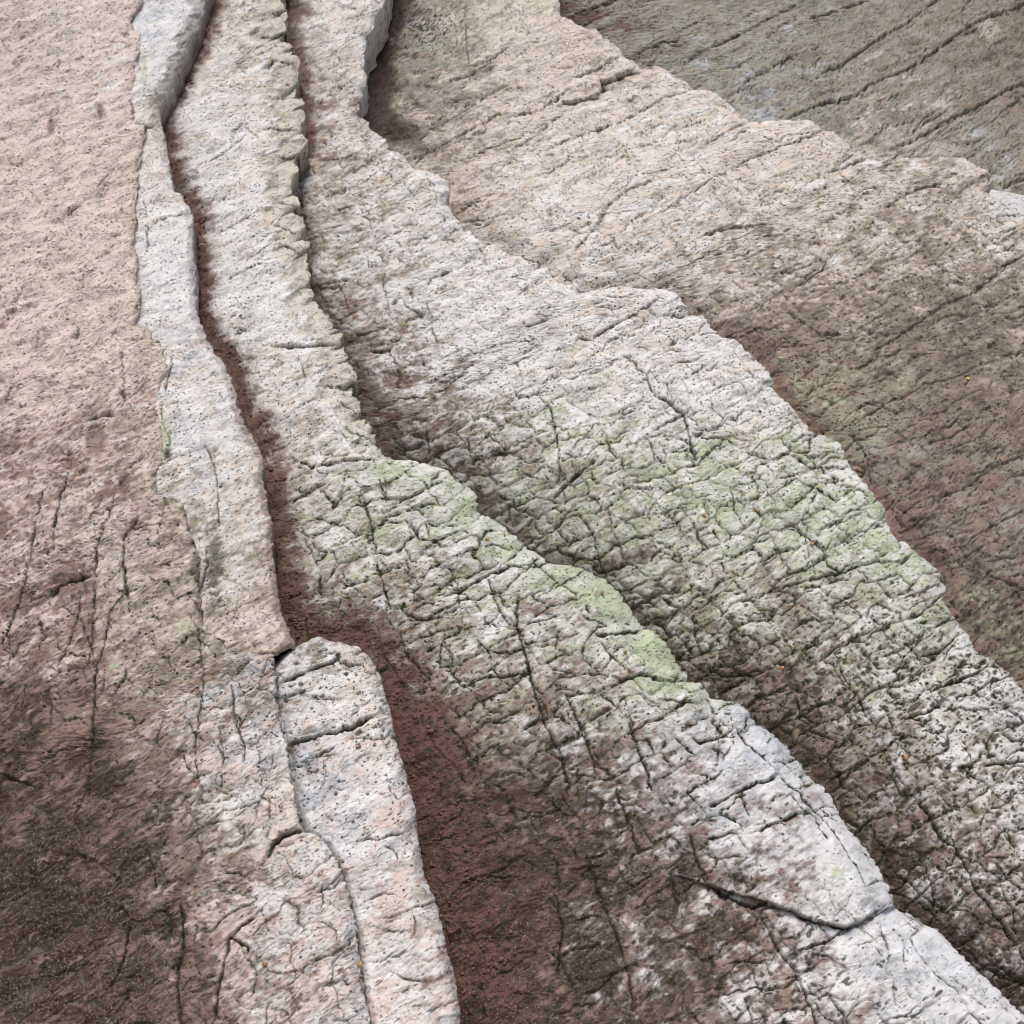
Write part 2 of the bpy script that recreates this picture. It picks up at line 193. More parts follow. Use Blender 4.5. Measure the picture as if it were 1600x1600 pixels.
CTL['E'] = parse("""370,60,W7P3 440,60,W5T3 350,200,W 420,200,W7P3 370,350,W 440,350,W8P2 400,450,W 470,450,W 400,600,W8P2 520,600,W 430,700,P6T4 520,680,W 600,760,W9G1 480,800,W5T4G1 700,780,W7G3 560,880,W5T4G1 680,880,W7G2T1 800,900,W9G1 900,920,W5G5
540,1000,V5T3R2 620,1000,V5W3T2 720,1000,W5G2T3 850,1000,W7V3 1000,1030,G5W5 660,1100,R6V4 760,1100,T5V3G2 850,1100,W3V4T3 960,1090,W6V2G2 1100,1120,W8B2 700,1200,R7N3 800,1200,N5T5 900,1180,W2N5V3 1000,1180,W7V3 1150,1200,W7B3 720,1300,R 820,1300,N8V2 920,1280,V3N7
1030,1270,W3V3N4 1150,1270,W6B4 1250,1300,W 760,1400,R7N3 880,1380,N9V1 980,1380,N8V2 1080,1380,N7V3 1180,1340,V4W3N3 1300,1390,W 760,1500,R6N4 880,1500,N8V2 980,1480,V3W2N5 1080,1470,N8V2 1180,1470,V4W3N3 1330,1500,W8B2 1450,1500,W8B2 1250,1540,V5W5
760,1600,R5N5 900,1600,N 1050,1600,N7V3 1150,1590,N8V2 1250,1600,W4V3N3 1400,1590,W8B2 1520,1580,W8B2 420,-100,W 1000,1750,N 1500,1750,W6N4""")
CTL['F'] = parse("""530,60,W7P3 560,30,P6W4 500,200,V5W5 560,200,P6W4 510,280,W4T6 600,280,W8P2 500,400,T6W4 580,420,W8T2 700,380,W9P1 560,560,T4V3W3 680,520,W 800,480,W9P1 950,500,W8P2 600,650,R4T4V2 680,640,W6T4 800,600,W 1000,560,W9P1 680,720,R4T4N2 780,720,T4W6 900,680,W8G2
1050,640,W 1200,640,W9P1 780,800,T4G3N3 900,780,T3G4W3 1050,760,W5G5 1200,760,W5G5 1300,740,W8G2 900,850,G4T4W2 1020,850,G5W4T1 1150,850,W5G5 1300,830,G6W4 1420,900,G5W5 1000,930,T4G3N3 1120,950,T4G3W3 1250,940,W4G3T3 1380,980,W5T3G2 1120,1050,N6T4 1220,1050,V4T4N2 1330,1030,W5T4G1
1450,1050,W9G1 1570,1080,W9B1 1200,1150,N7T3 1290,1150,V3T4N3 1400,1150,W5T5 1550,1180,W8T2 1280,1230,N6T4 1380,1230,V4N3T3 1480,1240,W7T3 1580,1250,W6T4 1400,1350,N8V2 1480,1350,V4W4N2 1570,1350,W6T4 1460,1430,N8R2 1550,1420,V5W5 1580,1520,N7R3 1700,1200,W 1750,1600,N5V5 560,-100,W""")
CTL['G'] = parse("""650,60,O7T3 620,140,T5N5 700,100,O9T1 600,200,T4O4N2 590,60,N6T4 760,30,P9G1 740,150,P6T4 800,60,P9W1 700,250,P8T2 850,220,P7W3 850,120,P 950,120,P9T1 1000,200,P6W4 900,330,W5P5 1050,300,W5P5 1200,240,P8W2 1280,210,P 950,420,P6W4 1100,400,W4P3T3 1150,460,T6P4
1250,350,W3P4T3 1350,290,W4P6 1450,290,P5T5 1560,330,P7W3 1300,420,T5P5 1400,380,T5P5 1500,420,T7P3 1580,450,P6T4 1250,500,T5V5 1350,500,T8P2 1450,500,T9N1 1580,520,T6P4 1220,600,R3T3V4 1300,600,T5G2V3 1400,600,T8N2 1550,600,T9N1 1320,660,G4T6 1400,700,O5V5 1500,700,T4V5N1
1580,700,T5V4N1 1400,800,V5R3N2 1500,800,V5O3N2 1580,800,O5V5 1500,900,V5N5 1580,900,V5N5 1530,980,T3N5G2 1590,1030,N5G4 800,-100,P 1750,500,T 1750,900,V5N5""")
CTL['H'] = parse("""950,40,O9T1 1050,80,O 1150,120,O9B1 1100,30,O7T3 1250,60,O8T2 1300,150,O7T3 1400,100,O6T4 1500,60,T6O4 1580,80,T8N2 1400,220,O5P4 1500,200,T6O4 1580,200,T8O2 1520,280,O7B3 1200,180,O7B3 890,35,R8N2 1700,100,T""")

# ------------------------------------------------------------------ rock material
def rock_material(name, ang, pit_tone=(0.035, 0.033, 0.028), stroke=1.0, psc=1.0):
    m = bpy.data.materials.new(name); m.use_nodes = True
    t = m.node_tree; N = t.nodes; L = t.links
    bs = N["Principled BSDF"]
    def nd(ty, **kw):
        n = N.new(ty)
        for k, v in kw.items(): setattr(n, k, v)
        return n
    def attr(a): return nd("ShaderNodeAttribute", attribute_name=a)
    def math_(op, a, b=None, clamp=False):
        n = nd("ShaderNodeMath", operation=op, use_clamp=clamp)
        for i, v in enumerate((a, b)):
            if v is None: continue
            if hasattr(v, 'is_output'): L.new(v, n.inputs[i])
            else: n.inputs[i].default_value = v
        return n.outputs[0]
    def mapr(v, a, b, c, d):
        n = nd("ShaderNodeMapRange", interpolation_type='SMOOTHSTEP')
        L.new(v, n.inputs[0])
        for i, k in enumerate((a, b, c, d)):
            if hasattr(k, 'is_output'): L.new(k, n.inputs[i + 1])
            else: n.inputs[i + 1].default_value = k
        return n.outputs[0]
    tc = nd("ShaderNodeTexCoord")
    def mapping(scale, rot=0.0):
        r = nd("ShaderNodeMapping"); r.inputs['Rotation'].default_value = (0, 0, -rot); L.new(tc.outputs['Object'], r.inputs[0])
        s = nd("ShaderNodeMapping"); s.inputs['Scale'].default_value = scale; L.new(r.outputs[0], s.inputs[0]); return s.outputs[0]
    def noise_(vec, detail, rough=0.55):
        n = nd("ShaderNodeTexNoise"); n.inputs['Scale'].default_value = 1; n.inputs['Detail'].default_value = detail; n.inputs['Roughness'].default_value = rough
        L.new(vec, n.inputs['Vector']); return n.outputs['Fac']
    def vor(vec):
        n = nd("ShaderNodeTexVoronoi"); n.inputs['Scale'].default_value = 1; L.new(vec, n.inputs['Vector'])
        return n
    col = attr('Col').outputs['Color']; pit = attr('pit').outputs['Fac']; wet = attr('wet').outputs['Fac']; strk = attr('strk').outputs['Fac']
    n_fine = noise_(mapping((300, 390, 340), ang), 4, 0.62)
    n_mid = noise_(mapping((22, 42, 30), ang), 5, 0.6)
    n_grain = noise_(mapping((520, 620, 560), ang), 2, 0.6)
    # value mottling of the stone itself
    val = math_('MULTIPLY', mapr(n_fine, 0.25, 0.75, 0.88, 1.10), mapr(n_mid, 0.25, 0.75, 0.88, 1.10))
    val = math_('MULTIPLY', val, mapr(n_grain, 0.2, 0.8, 0.93, 1.07))
    hv = nd("ShaderNodeVectorMath", operation='SCALE'); L.new(col, hv.inputs[0]); L.new(val, hv.inputs['Scale'])
    # bored pits, two sizes
    def pits(scale, rmax, seedrot, bias, pit=pit):
        v = vor(mapping(tuple(c * psc for c in scale), seedrot)); d = v.outputs['Distance']
        sep = nd("ShaderNodeSeparateColor"); L.new(v.outputs['Color'], sep.inputs[0])
        have = math_('LESS_THAN', sep.outputs[0], math_('MULTIPLY', pit, bias))
        rad = math_('MULTIPLY', math_('ADD', math_('MULTIPLY', sep.outputs[1], 0.6), 0.4), rmax)
        k = mapr(math_('DIVIDE', d, rad), 0.55, 1.15, 1.0, 0.0)
        return math_('MULTIPLY', k, have)
    p1 = pits((95, 112, 60), 0.30, 0.3, 0.55); p2 = pits((170, 200, 100), 0.42, 1.1, 0.55); p3 = pits((48, 60, 40), 0.19, 0.7, 0.30)
    pm = math_('MAXIMUM', math_('MAXIMUM', p1, p2), p3)
    # short dashes along the cleavage, where flakes have lifted
    d1 = pits((66, 270, 90), 0.34, ang + 0.04, 0.42, strk); d2 = pits((120, 360, 120), 0.40, ang - 0.06, 0.42, strk); d3 = pits((34, 150, 60), 0.26, ang + 0.1, 0.22, strk)
    dm = math_('MAXIMUM', math_('MAXIMUM', d1, d2), d3)
    # thin partings along the cleavage
    s_n = noise_(mapping((64, 270, 110), ang), 3, 0.5)
    s_m = noise_(mapping((16, 30, 20), ang), 2, 0.5)
    ridge = math_('ABSOLUTE', math_('SUBTRACT', s_n, 0.5))
    line = mapr(ridge, 0.004, 0.026, 1.0, 0.0)
    line = math_('MULTIPLY', line, mapr(s_m, 0.52, 0.58, 0.0, 1.0))
    line = math_('MULTIPLY', line, math_('MULTIPLY', strk, stroke), clamp=True)
    dark = math_('MAXIMUM', math_('MAXIMUM', math_('MULTIPLY', pm, 0.85), math_('MULTIPLY', dm, 0.62)), math_('MULTIPLY', line, 0.5))
    mx = nd("ShaderNodeMix", data_type='RGBA'); L.new(dark, mx.inputs[0]); L.new(hv.outputs[0], mx.inputs[6]); mx.inputs[7].default_value = (*pit_tone, 1)
    L.new(mx.outputs[2], bs.inputs['Base Color'])
    L.new(mapr(wet, 0, 1, 0.92, 0.55), bs.inputs['Roughness']); bs.inputs['Specular IOR Level'].default_value = 0.22
    # relief too fine for the mesh
    h = math_('MULTIPLY', n_fine, 0.0007)
    h = math_('ADD', h, math_('MULTIPLY', n_grain, 0.0006))
    lam = noise_(mapping((120, 240, 120), ang), 3, 0.55)
    h = math_('ADD', h, math_('MULTIPLY', math_('ABSOLUTE', math_('SUBTRACT', lam, 0.5)), math_('MULTIPLY', strk, 0.0016)))
    h = math_('SUBTRACT', h, math_('MULTIPLY', pm, 0.0030)); h = math_('SUBTRACT', h, math_('MULTIPLY', math_('MAXIMUM', line, dm), 0.0030))
    bp = nd("ShaderNodeBump"); bp.inputs['Strength'].default_value = 0.9; bp.inputs['Distance'].default_value = 1.0
    L.new(h, bp.inputs['Height']); L.new(bp.outputs[0], bs.inputs['Normal'])
    return m
def plain_material(name, c1, c2, scale=60, rough=0.9, spec=0.3):
    m = bpy.data.materials.new(name); m.use_nodes = True; t = m.node_tree; bs = t.nodes["Principled BSDF"]
    tc = t.nodes.new("ShaderNodeTexCoord"); n = t.nodes.new("ShaderNodeTexNoise"); n.inputs['Scale'].default_value = scale; n.inputs['Detail'].default_value = 4
    r = t.nodes.new("ShaderNodeValToRGB"); r.color_ramp.elements[0].color = (*c1, 1); r.color_ramp.elements[1].color = (*c2, 1)
    r.color_ramp.elements[0].position = 0.35; r.color_ramp.elements[1].position = 0.65
    t.links.new(tc.outputs['Object'], n.inputs['Vector']); t.links.new(n.outputs['Fac'], r.inputs[0]); t.links.new(r.outputs[0], bs.inputs['Base Color'])
    b = t.nodes.new("ShaderNodeBump"); b.inputs['Strength'].default_value = 0.5; b.inputs['Distance'].default_value = 0.004
    t.links.new(n.outputs['Fac'], b.inputs['Height']); t.links.new(b.outputs[0], bs.inputs['Normal'])
    bs.inputs['Roughness'].default_value = rough; bs.inputs['Specular IOR Level'].default_value = spec
    return m

WALLM = Matrix(((EU[0], EV[0], EN[0], WALL0[0]), (EU[1], EV[1], EN[1], WALL0[1]), (EU[2], EV[2], EN[2], WALL0[2]), (0, 0, 0, 1)))
def tag(o, label=None, cat=None, group=None, kind=None):
    for k, v in (('label', label), ('category', cat), ('group', group), ('kind', kind)):
        if v: o[k] = v
    return o
def make_mesh(name, co, quads, mat, parent=None, normals=None, attrs=None):
    me = bpy.data.meshes.new(name)
    me.vertices.add(len(co)); me.vertices.foreach_set('co', np.ascontiguousarray(co, dtype=np.float32).ravel())
    k = quads.shape[1]; nq = len(quads)
    me.loops.add(nq * k); me.loops.foreach_set('vertex_index', np.ascontiguousarray(quads, dtype=np.int32).ravel())
    me.polygons.add(nq); me.polygons.foreach_set('loop_start', np.arange(0, nq * k, k, dtype=np.int32))
    me.update(calc_edges=True); me.validate()
    me.polygons.foreach_set('use_smooth', np.ones(len(me.polygons), dtype=bool))
    for an, av in (attrs or {}).items():
        if av.ndim == 2:
            a = me.attributes.new(an, 'FLOAT_COLOR', 'POINT'); a.data.foreach_set('color', np.concatenate([av, np.ones((len(av), 1))], 1).astype(np.float32).ravel())
        else:
            a = me.attributes.new(an, 'FLOAT', 'POINT'); a.data.foreach_set('value', av.astype(np.float32))
    if normals is not None: me.normals_split_custom_set_from_vertices(normals.astype(np.float32))
    me.materials.append(mat)
    o = bpy.data.objects.new(name, me); COL.objects.link(o)
    if parent is None: o.matrix_world = WALLM
    else: o.parent = parent
    return o

# ------------------------------------------------------------------ bed builder
TH = R_(27); CA, SA = math.cos(TH), math.sin(TH)  # rows run along the cleavage, up to the right
MARG = 250
U1 = 606.0                                        # wall units per metre for the noise: one unit is about one photo unit mid-picture
SAMP = {}                                         # surface samples for moss, sand and snails

def pq(x, y): return x * CA - y * SA, x * SA + y * CA
def row_max(pts, qs, mode='max'):
    P = np.asarray(pts, float); out = np.full(qs.shape, -1e9 if mode == 'max' else 1e9)
    p, q = pq(P[:, 0], P[:, 1])
    for i in range(len(P) - 1):
        q0, q1, p0, p1 = q[i], q[i + 1], p[i], p[i + 1]
        if abs(q1 - q0) < 1e-6: continue
        t = (qs - q0) / (q1 - q0); m = (t >= 0) & (t <= 1); v = p0 + t * (p1 - p0)
        out = np.where(m, np.maximum(out, v) if mode == 'max' else np.minimum(out, v), out)
    return out

def ctl_color(x, y, ctl, sig=52.0, k=5.4, seed=0, X=None, Y=None):
    """mottled mix of the mineral colours given at scattered places"""
    wx = x + 34 * fbm(X / 90, Y / 90, 3, seed + 1); wy = y + 34 * fbm(X / 90 + 50, Y / 90, 3, seed + 2)
    acc = np.zeros((len(x), len(KEYS))); tot = np.full(len(x), 1e-12)
    for cx, cy, wt in ctl:
        g = np.exp(-np.minimum(((wx - cx) ** 2 + (wy - cy) ** 2) / (2 * sig * sig), 600)) + 1e-9 / (1 + (wx - cx) ** 2 + (wy - cy) ** 2)
        tot += g; acc += g[:, None] * wt
    acc /= tot[:, None]
    ct, st = math.cos(R_(30)), math.sin(R_(30))
    a = X * ct + Y * st; b = -X * st + Y * ct
    for i, kk in enumerate(KEYS):
        used = acc[:, i] > 0.01
        if not used.any(): continue
        n = 0.6 * fbm(a[used] / 60, b[used] / 38, 5, seed + 31 * i + 3, 0.58) + 0.4 * fbm(a[used] / 14, b[used] / 8, 3, seed + 31 * i + 8, 0.55)
        acc[used, i] *= np.exp(k * n * 1.25)
    acc /= acc.sum(1, keepdims=True)
    return acc

def build_bed(key, name, label, edge, w_level, groove=None, left_edge=None, overlap=70, skirt=0.14, rim=(20, 0.03), rim_col=None, rim_noise=3.0,
              blocks=None, ctl='A', feat=None, qr=None, mat=None, left_round=None, seed=0, group=None, edge_label=None, undercut=6.0, post=None):
    qmin, qmax = pq(-MARG, -MARG)[1], pq(1600 + MARG, 1600 + MARG)[1]
    qs = np.arange(qmin, qmax, SP)
    # right edge of each row, broken up
    if edge is not None:
        Rr = row_max(edge, qs)
        if (feat or {}).get('lobe'):
            yy = (qs - 480 * SA) / CA; ph = qs / 36.0 + 0.55 * fbm(yy / 60, yy * 0 + 2.2, 2, seed + 111); Rr = Rr + (np.abs(np.sin(np.pi * ph)) ** 0.6 - 0.6) * 11 * ss(760, 660, yy)
        jag = rim_noise * (fbm(qs / 11, qs * 0 + seed, 3, seed + 70, 0.6) + 0.8 * np.abs(fbm(qs / 26, qs * 0 + 3, 2, seed + 75)) - 0.3)
        Rr = np.where(Rr > -1e8, Rr + jag, Rr)
    else:
        Rr = np.full(qs.shape, 1e9)
    # window of the frame for the row
    lo, hi = -MARG, 1600 + MARG
    # x = p*CA + q*SA ; y = -p*SA + q*CA
    pL = np.maximum((lo - qs * SA) / CA, (qs * CA - hi) / SA); pR = np.minimum((hi - qs * SA) / CA, (qs * CA - lo) / SA)
    R = np.minimum(Rr, pR); free = Rr > pR
    if left_edge is not None:
        Le = np.full(qs.shape, 1e9)
        for le in left_edge: 
            v = row_max(le, qs, 'max'); Le = np.where(v > -1e8, np.minimum(Le, v), Le)
        Le = np.where(Le > 1e8, -1e9, Le - overlap)
        Lf = np.maximum(pL, Le)
    else: Lf = pL
    K = np.floor((R - Lf) / SP).astype(int) + 1
    ok = (R > -1e8) & (K > 3)
    if qr is not None: ok &= (qs >= qr[0]) & (qs <= qr[1])
    rows = np.nonzero(ok)[0]
    if len(rows) == 0: return None
    qs = qs[rows]; R = R[rows]; K = K[rows]; free = free[rows]; Kmax = K.max()
    S = 9                                           # skirt columns going down into the rock
    kk = np.arange(Kmax)[None, :]
    valid = kk < K[:, None]
    idx = np.full((len(rows), Kmax + S), -1, dtype=np.int64)
    idx[:, S:][valid] = np.arange(valid.sum())
    nf = valid.sum()
    P = (R[:, None] - kk * SP)[valid]; Q = np.broadcast_to(qs[:, None], valid.shape)[valid]
    x = P * CA + Q * SA; y = -P * SA + Q * CA
    # nominal wall coordinates for the noise
    u, v = to_wall(x, y, w_level); X = u * U1; Y = v * U1
    feat = feat or {}
    # -- height
    h = np.full(nf, w_level)
    h += 0.012 * fbm(X / 260, Y / 260, 3, seed + 100)
    dg = np.full(nf, 1e6)
    if groove is not None:
        for poly, dep, wid in groove:
            d, _ = dist_poly(x, y, poly)
            dg = np.minimum(dg, d); 
            wv = wid(x, y) if callable(wid) else wid
            h -= dep * np.exp(-(d / wv) ** 1.4)
    if post: h = post(x, y, h)
    # distance from the broken rim
    if edge is not None:
        de, _ = dist_poly(x, y, edge); de = np.minimum(de, 400)
        rw = rim[0](x, y) if callable(rim[0]) else np.full(nf, float(rim[0])); rh = rim[1](x, y) if callable(rim[1]) else rim[1]
        lobe = feat.get('lobe')
        if lobe:
            la = lobe(x, y); ph = (x * SA + y * CA) / 36.0 + 0.55 * fbm(y / 60 + 0 * x, x * 0 + 2.2, 2, seed + 111); lb = np.abs(np.sin(np.pi * ph)) ** 0.6
            rw = rw * (1 - 0.5 * la * (1 - lb)); zone = np.clip(1 - de / (rw * 1.5), 0, 1)
            h -= la * 0.030 * (1 - lb) ** 2 * zone; gully = la * (1 - lb) ** 3 * zone
        rwn = rw * (1 + 0.45 * fbm(X / 45, Y / 45, 3, seed + 110))
        tt = np.clip(1 - de / rwn, 0, 1); rimf = tt
        h -= rh * (tt ** 1.35)
        soft = np.clip(1 - de / 9, 0, 1); h -= 0.006 * soft ** 2
        h += 0.007 * np.exp(-((de - rwn * 1.3) / (rwn * 1.2 + 20)) ** 2)
    else: rimf = np.zeros(nf); de = np.full(nf, 400.0)
    if left_round is not None:
        for poly, r_, hh in left_round:
            d, _ = dist_poly(x, y, poly); h -= hh * np.clip(1 - d / r_, 0, 1) ** 1.8
    base = h.copy()
    # -- cleavage frame in wall units
    ct, st = math.cos(R_(31)), math.sin(R_(31))
    wpx = 9 * fbm(X / 70, Y / 70, 3, seed + 120); wpy = 9 * fbm(X / 70 + 9, Y / 70, 3, seed + 121)
    a = (X + wpx) * ct + (Y + wpy) * st; b = -(X + wpx) * st + (Y + wpy) * ct
    fl = feat.get('flake', (1.0,))[0]
    bl = blocks(x, y) if callable(blocks) else (blocks or 0.0)
    bl = np.broadcast_to(np.asarray(bl, float), x.shape)
    if 'seam' in feat:
        for kx, poly, wid, amt in feat['seam']:
            if kx == 'R':
                d, _ = dist_poly(x, y, poly); wv = wid(x, y) if callable(wid) else wid
                bl = bl * ss(0.5, 1.5, d / np.maximum(wv, 1))
    # flaking laminae: terraces with ragged edges, longer along the cleavage
    dh = np.zeros(nf)
    f = fbm(a / 120, b / 48, 6, seed + 130, 0.56) * 5.5
    fr = f - np.floor(f); dh += fl * 0.0052 * (np.floor(f) + ss(0.0, 0.10, fr) - f * 0.6)
    f2 = fbm(a / 36, b / 16, 5, seed + 140, 0.58) * 3.4
    fr2 = f2 - np.floor(f2); dh += fl * 0.0016 * (np.floor(f2) + ss(0.0, 0.16, fr2) - f2 * 0.55)
    # little hackly ridges
    dh += fl * 0.0005 * (0.5 - np.abs(fbm(a / 26, b / 8.5, 4, seed + 150, 0.6)))
    dh += 0.0012 * fbm(X / 18, Y / 15, 3, seed + 160, 0.5)
    dh *= 1 - 0.45 * np.clip(bl, 0, 1)
    crack = np.zeros(nf)                            # 0..1 how deep in a crack
    blockv = np.zeros(nf)
    # joint blocks: two nested nets, long axis along the cleavage
    halo = np.zeros(nf)
    for (sx, sy, dep, wid, amp, sd, kw) in ((50, 36, 0.0066, 1.45, 0.0036, 200, 1.0), (25, 18, 0.0018, 0.9, 0.0010, 220, 0.40)):
        w1 = 0.34 * fbm(a / 85, b / 85, 2, seed + sd) + 0.08 * fbm(a / 14, b / 14, 3, seed + sd + 3); w2 = 0.36 * fbm(a / 85 + 7, b / 85, 2, seed + sd + 1) + 0.08 * fbm(a / 14, b / 14 + 4, 3, seed + sd + 4)
        bb = b / sy + w2; rw_ = np.floor(bb); fb = bb - rw_
        aa = a / sx + w1 + hsh(rw_, rw_ * 0 + 3, seed + sd) * 3.0 + 0.18 * fb
        # uneven block lengths
        ci = np.floor(aa); fa = aa - ci; j0 = 0.30 * (hsh(ci, rw_, seed + sd + 6) - 0.5); j1 = 0.30 * (hsh(ci + 1, rw_, seed + sd + 6) - 0.5)
        left = fa < j0; right = fa > 1 + j1; ci = ci - left + right
        da = np.minimum(np.abs(fa - j0), np.abs(fa - 1 - j1)) * sx; db = np.minimum(fb, 1 - fb) * sy
        edge_b = np.where(fb < 0.5, rw_, rw_ + 1)
        kb = ss(-0.35, 0.15, fbm(a / 60, edge_b * 3.1, 2, seed + sd + 7) + 1.1 * (bl - 0.5)); ka = (hsh(ci + (fa > 0.5), rw_, seed + sd + 8) < 0.45 + 0.5 * bl) * 1.0
        vw = wid * (0.30 + 1.7 * np.clip(0.5 + fbm(X / 24, Y / 24, 3, seed + sd + 9), 0, 1.3))
        gap = np.maximum(np.exp(-(db / vw) ** 2) * kb, np.exp(-(da / vw) ** 2) * ka)
        halo = np.maximum(halo, kw * np.maximum(np.exp(-db / 6.0) * kb, np.exp(-da / 6.0) * ka))
        c1 = hsh(ci, rw_, seed + sd + 10); c2 = hsh(ci, rw_, seed + sd + 11)
        dome = np.minimum(np.clip(da / 14, 0, 1), np.clip(db / 12, 0, 1))
        dh += bl * amp * ((c1 - 0.5) * 1.2 + (c2 - 0.5) * (fa - 0.5) * 1.6 + (0.5 - c1) * (fb - 0.5) * 1.4) + bl * 0.0020 * kw * (1 - (1 - dome) ** 2)
        dh -= bl * dep * gap
        crack = np.maximum(crack, gap * kw * np.clip(bl * 2.7, 0, 1)); blockv += bl * (c1 - 0.5)
    halo *= np.clip(bl * 1.3, 0, 1)
    # traced cracks
    xw = x + 2.6 * fbm(X / 13, Y / 13, 3, seed + 300) + 0.6 * fbm(X / 5, Y / 5, 2, seed + 302); yw = y + 2.6 * fbm(X / 13 + 4, Y / 13, 3, seed + 301) + 0.6 * fbm(X / 5, Y / 5 + 8, 2, seed + 303)
    wmod = 0.42 + 0.85 * np.clip(0.5 + fbm(X / 30, Y / 30, 3, seed + 305), 0, 1.2)
    tc_ = np.zeros(nf)
    rr = np.random.default_rng(900 + seed); extra = []
    inside = np.nonzero((x > -60) & (x < 1660) & (y > -60) & (y < 1660))[0]
    for count, ang0, spread, l0, l1, w0, w1, d0, d1, dens in feat.get('joints', []):
        tries = inside[rr.integers(0, len(inside), count * 4)]; pr = dens(x[tries], y[tries]) if callable(dens) else np.ones(len(tries))
        tries = tries[rr.random(len(tries)) < pr][:count]
        for i in tries:
            sc2 = 0.7 + 0.55 * y[i] / 1600; L = rr.uniform(l0, l1) ** 1.0 * sc2 * (0.5 + rr.random() ** 2 * 1.4); an = R_(ang0 + rr.normal() * spread); n = max(3, int(L / 14)); px, py = x[i], y[i]; pts = [(px, py)]
            for _ in range(n):
                an2 = an + rr.normal() * 0.28; px += L / n * math.cos(an2); py -= L / n * math.sin(an2); pts.append((px, py))
            extra.append((rr.uniform(w0, w1) * sc2, rr.uniform(d0, d1), pts))
    for wd, dp, pts in CRACKS.get(key, []) + extra:
        lim = 45 if dp > 5.5 else 26
        d, sd_ = dist_poly(xw, yw, pts, lim + 1)
        m = d < lim
        if not m.any(): continue
        dm = d[m]; g = np.exp(-(dm / (wd * (0.30 if key in 'GH' and wd > 3.9 else 0.42) * wmod[m])) ** 2)
        # the crack thins out towards its ends
        e0 = np.minimum(np.hypot(x[m] - pts[0][0], y[m] - pts[0][1]), np.hypot(x[m] - pts[-1][0], y[m] - pts[-1][1])); g *= ss(-4, 14, e0)
        dh[m] -= dp * 0.0013 * g
        horiz = abs(pts[-1][0] - pts[0][0]) > abs(pts[-1][1] - pts[0][1])
        if horiz:
            s_ = np.sign(pts[-1][0] - pts[0][0]) * sd_[m]     # +1 below the line
            dh[m] -= s_ * dp * 0.00022 * np.exp(-dm / 14)
        else: dh[m] += 0.0001 * dp * np.exp(-dm / 12)
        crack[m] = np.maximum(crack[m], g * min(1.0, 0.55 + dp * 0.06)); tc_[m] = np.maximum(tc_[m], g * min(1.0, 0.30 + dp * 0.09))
    calm = np.ones(nf)
    if 'calm' in feat: calm = feat['calm'](x, y, rimf)
    h = base + dh * calm
    # -- colour
    wt = ctl_color(x, y, CTL[ctl], seed=seed * 7 + 400, X=X, Y=Y)
    ki = KEYS.index
    def put(kx, amt):
        amt = np.clip(amt, 0, 1); wt[:] *= (1 - amt)[:, None]; wt[:, ki(kx)] += amt
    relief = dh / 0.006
    n1 = fbm(X / 30, Y / 30, 4, seed + 500, 0.6); n2 = fbm(a / 16, b / 9, 4, seed + 510, 0.6)
    if 'seam' in feat: 
        for kx, poly, wid, amt in feat['seam']:
            d, _ = dist_poly(x, y, poly); wv = wid(x, y) if callable(wid) else wid
            n3 = fbm(X / 75, Y / 75, 3, seed + 505); put(kx, amt * ss(1.3, 0.35, d / np.maximum(wv, 1) + 0.45 * n1 + 0.25 * n2 + 0.35 * n3))
    if rim_col:
        for kx, fn in rim_col:
            put(kx, fn(x, y) * ss(0.04, 0.24, rimf + 0.13 * n1 + 0.06 * n2))
    # lodged dirt and algae: low places hold it, high places are washed clean; crack shade painted in
    ds = wt[:, ki('N')] + wt[:, ki('T')] * 0.45 + wt[:, ki('G')] * 0.5 + wt[:, ki('O')] * 0.3 + wt[:, ki('V')] * 0.35
    mossy = feat.get('moss', 0.5); mossy = mossy(x, y) if callable(mossy) else mossy
    hi = ss(0.5, 1.6, relief * 0.8 + n2 * 0.9 + blockv * 1.2)
    dirt_shade = ss(0.30, 0.95, crack * (0.85 + 0.5 * n2) + 0.0)
    put('T', 0.45 * ss(0.12, 0.7, crack + 0.25 * n2) * np.clip(ds * 1.5 + 0.25, 0, 1))
    put('G', 0.40 * halo * ss(1200, 1050, y) * ss(0.2, 0.8, mossy) * ss(-0.3, 0.5, n1)); put('T', 0.34 * halo * ss(0.15, 0.6, mossy) * ss(-0.4, 0.5, n2))
    put('M', 0.86 * dirt_shade * np.clip(0.55 + mossy, 0, 1))  # cracks go dark even without moss: shade put into the colour
    put('M', 0.8 * ss(0.35, 0.8, tc_))  # shade of the thin cracks painted into the colour
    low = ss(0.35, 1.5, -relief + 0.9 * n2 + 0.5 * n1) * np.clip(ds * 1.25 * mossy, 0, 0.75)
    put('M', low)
    clean = feat.get('clean', 0.0)
    if callable(clean): clean = clean(x, y)
    if np.any(clean): put('W', clean * hi * np.clip(ds * 1.2, 0, 0.8))
    if edge is not None and feat.get('lobe'): put('M', 0.7 * ss(0.3, 0.7, gully)); put('G', 0.28 * ss(0.08, 0.3, gully + 0.08 * n1))
    if 'stain' in feat: feat['stain'](x, y, X, Y, put, n1, n2)
    for sx, r0, r1, dens, kx, deep in feat.get('spots', []):
        dn = dens(x, y); q = 0.35 * fbm(X / 12, Y / 12, 2, seed + 700)
        f1, e, c1, c2, ox, oy = voro(X / sx + q, Y / (sx * 0.85) + q, seed + 710 + int(sx), 0.95)
        rad = r0 + (r1 - r0) * c2 ** 2; k_ = ss(1.15, 0.7, f1 / rad + 0.25 * n2) * (c1 < dn * (0.8 + 0.9 * n1))
        put(kx, 0.88 * k_); h = h - deep * k_
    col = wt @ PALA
    # -- shader controls
    pit = feat.get('pit', 0.6); pit = pit(x, y) if callable(pit) else np.full(nf, pit)
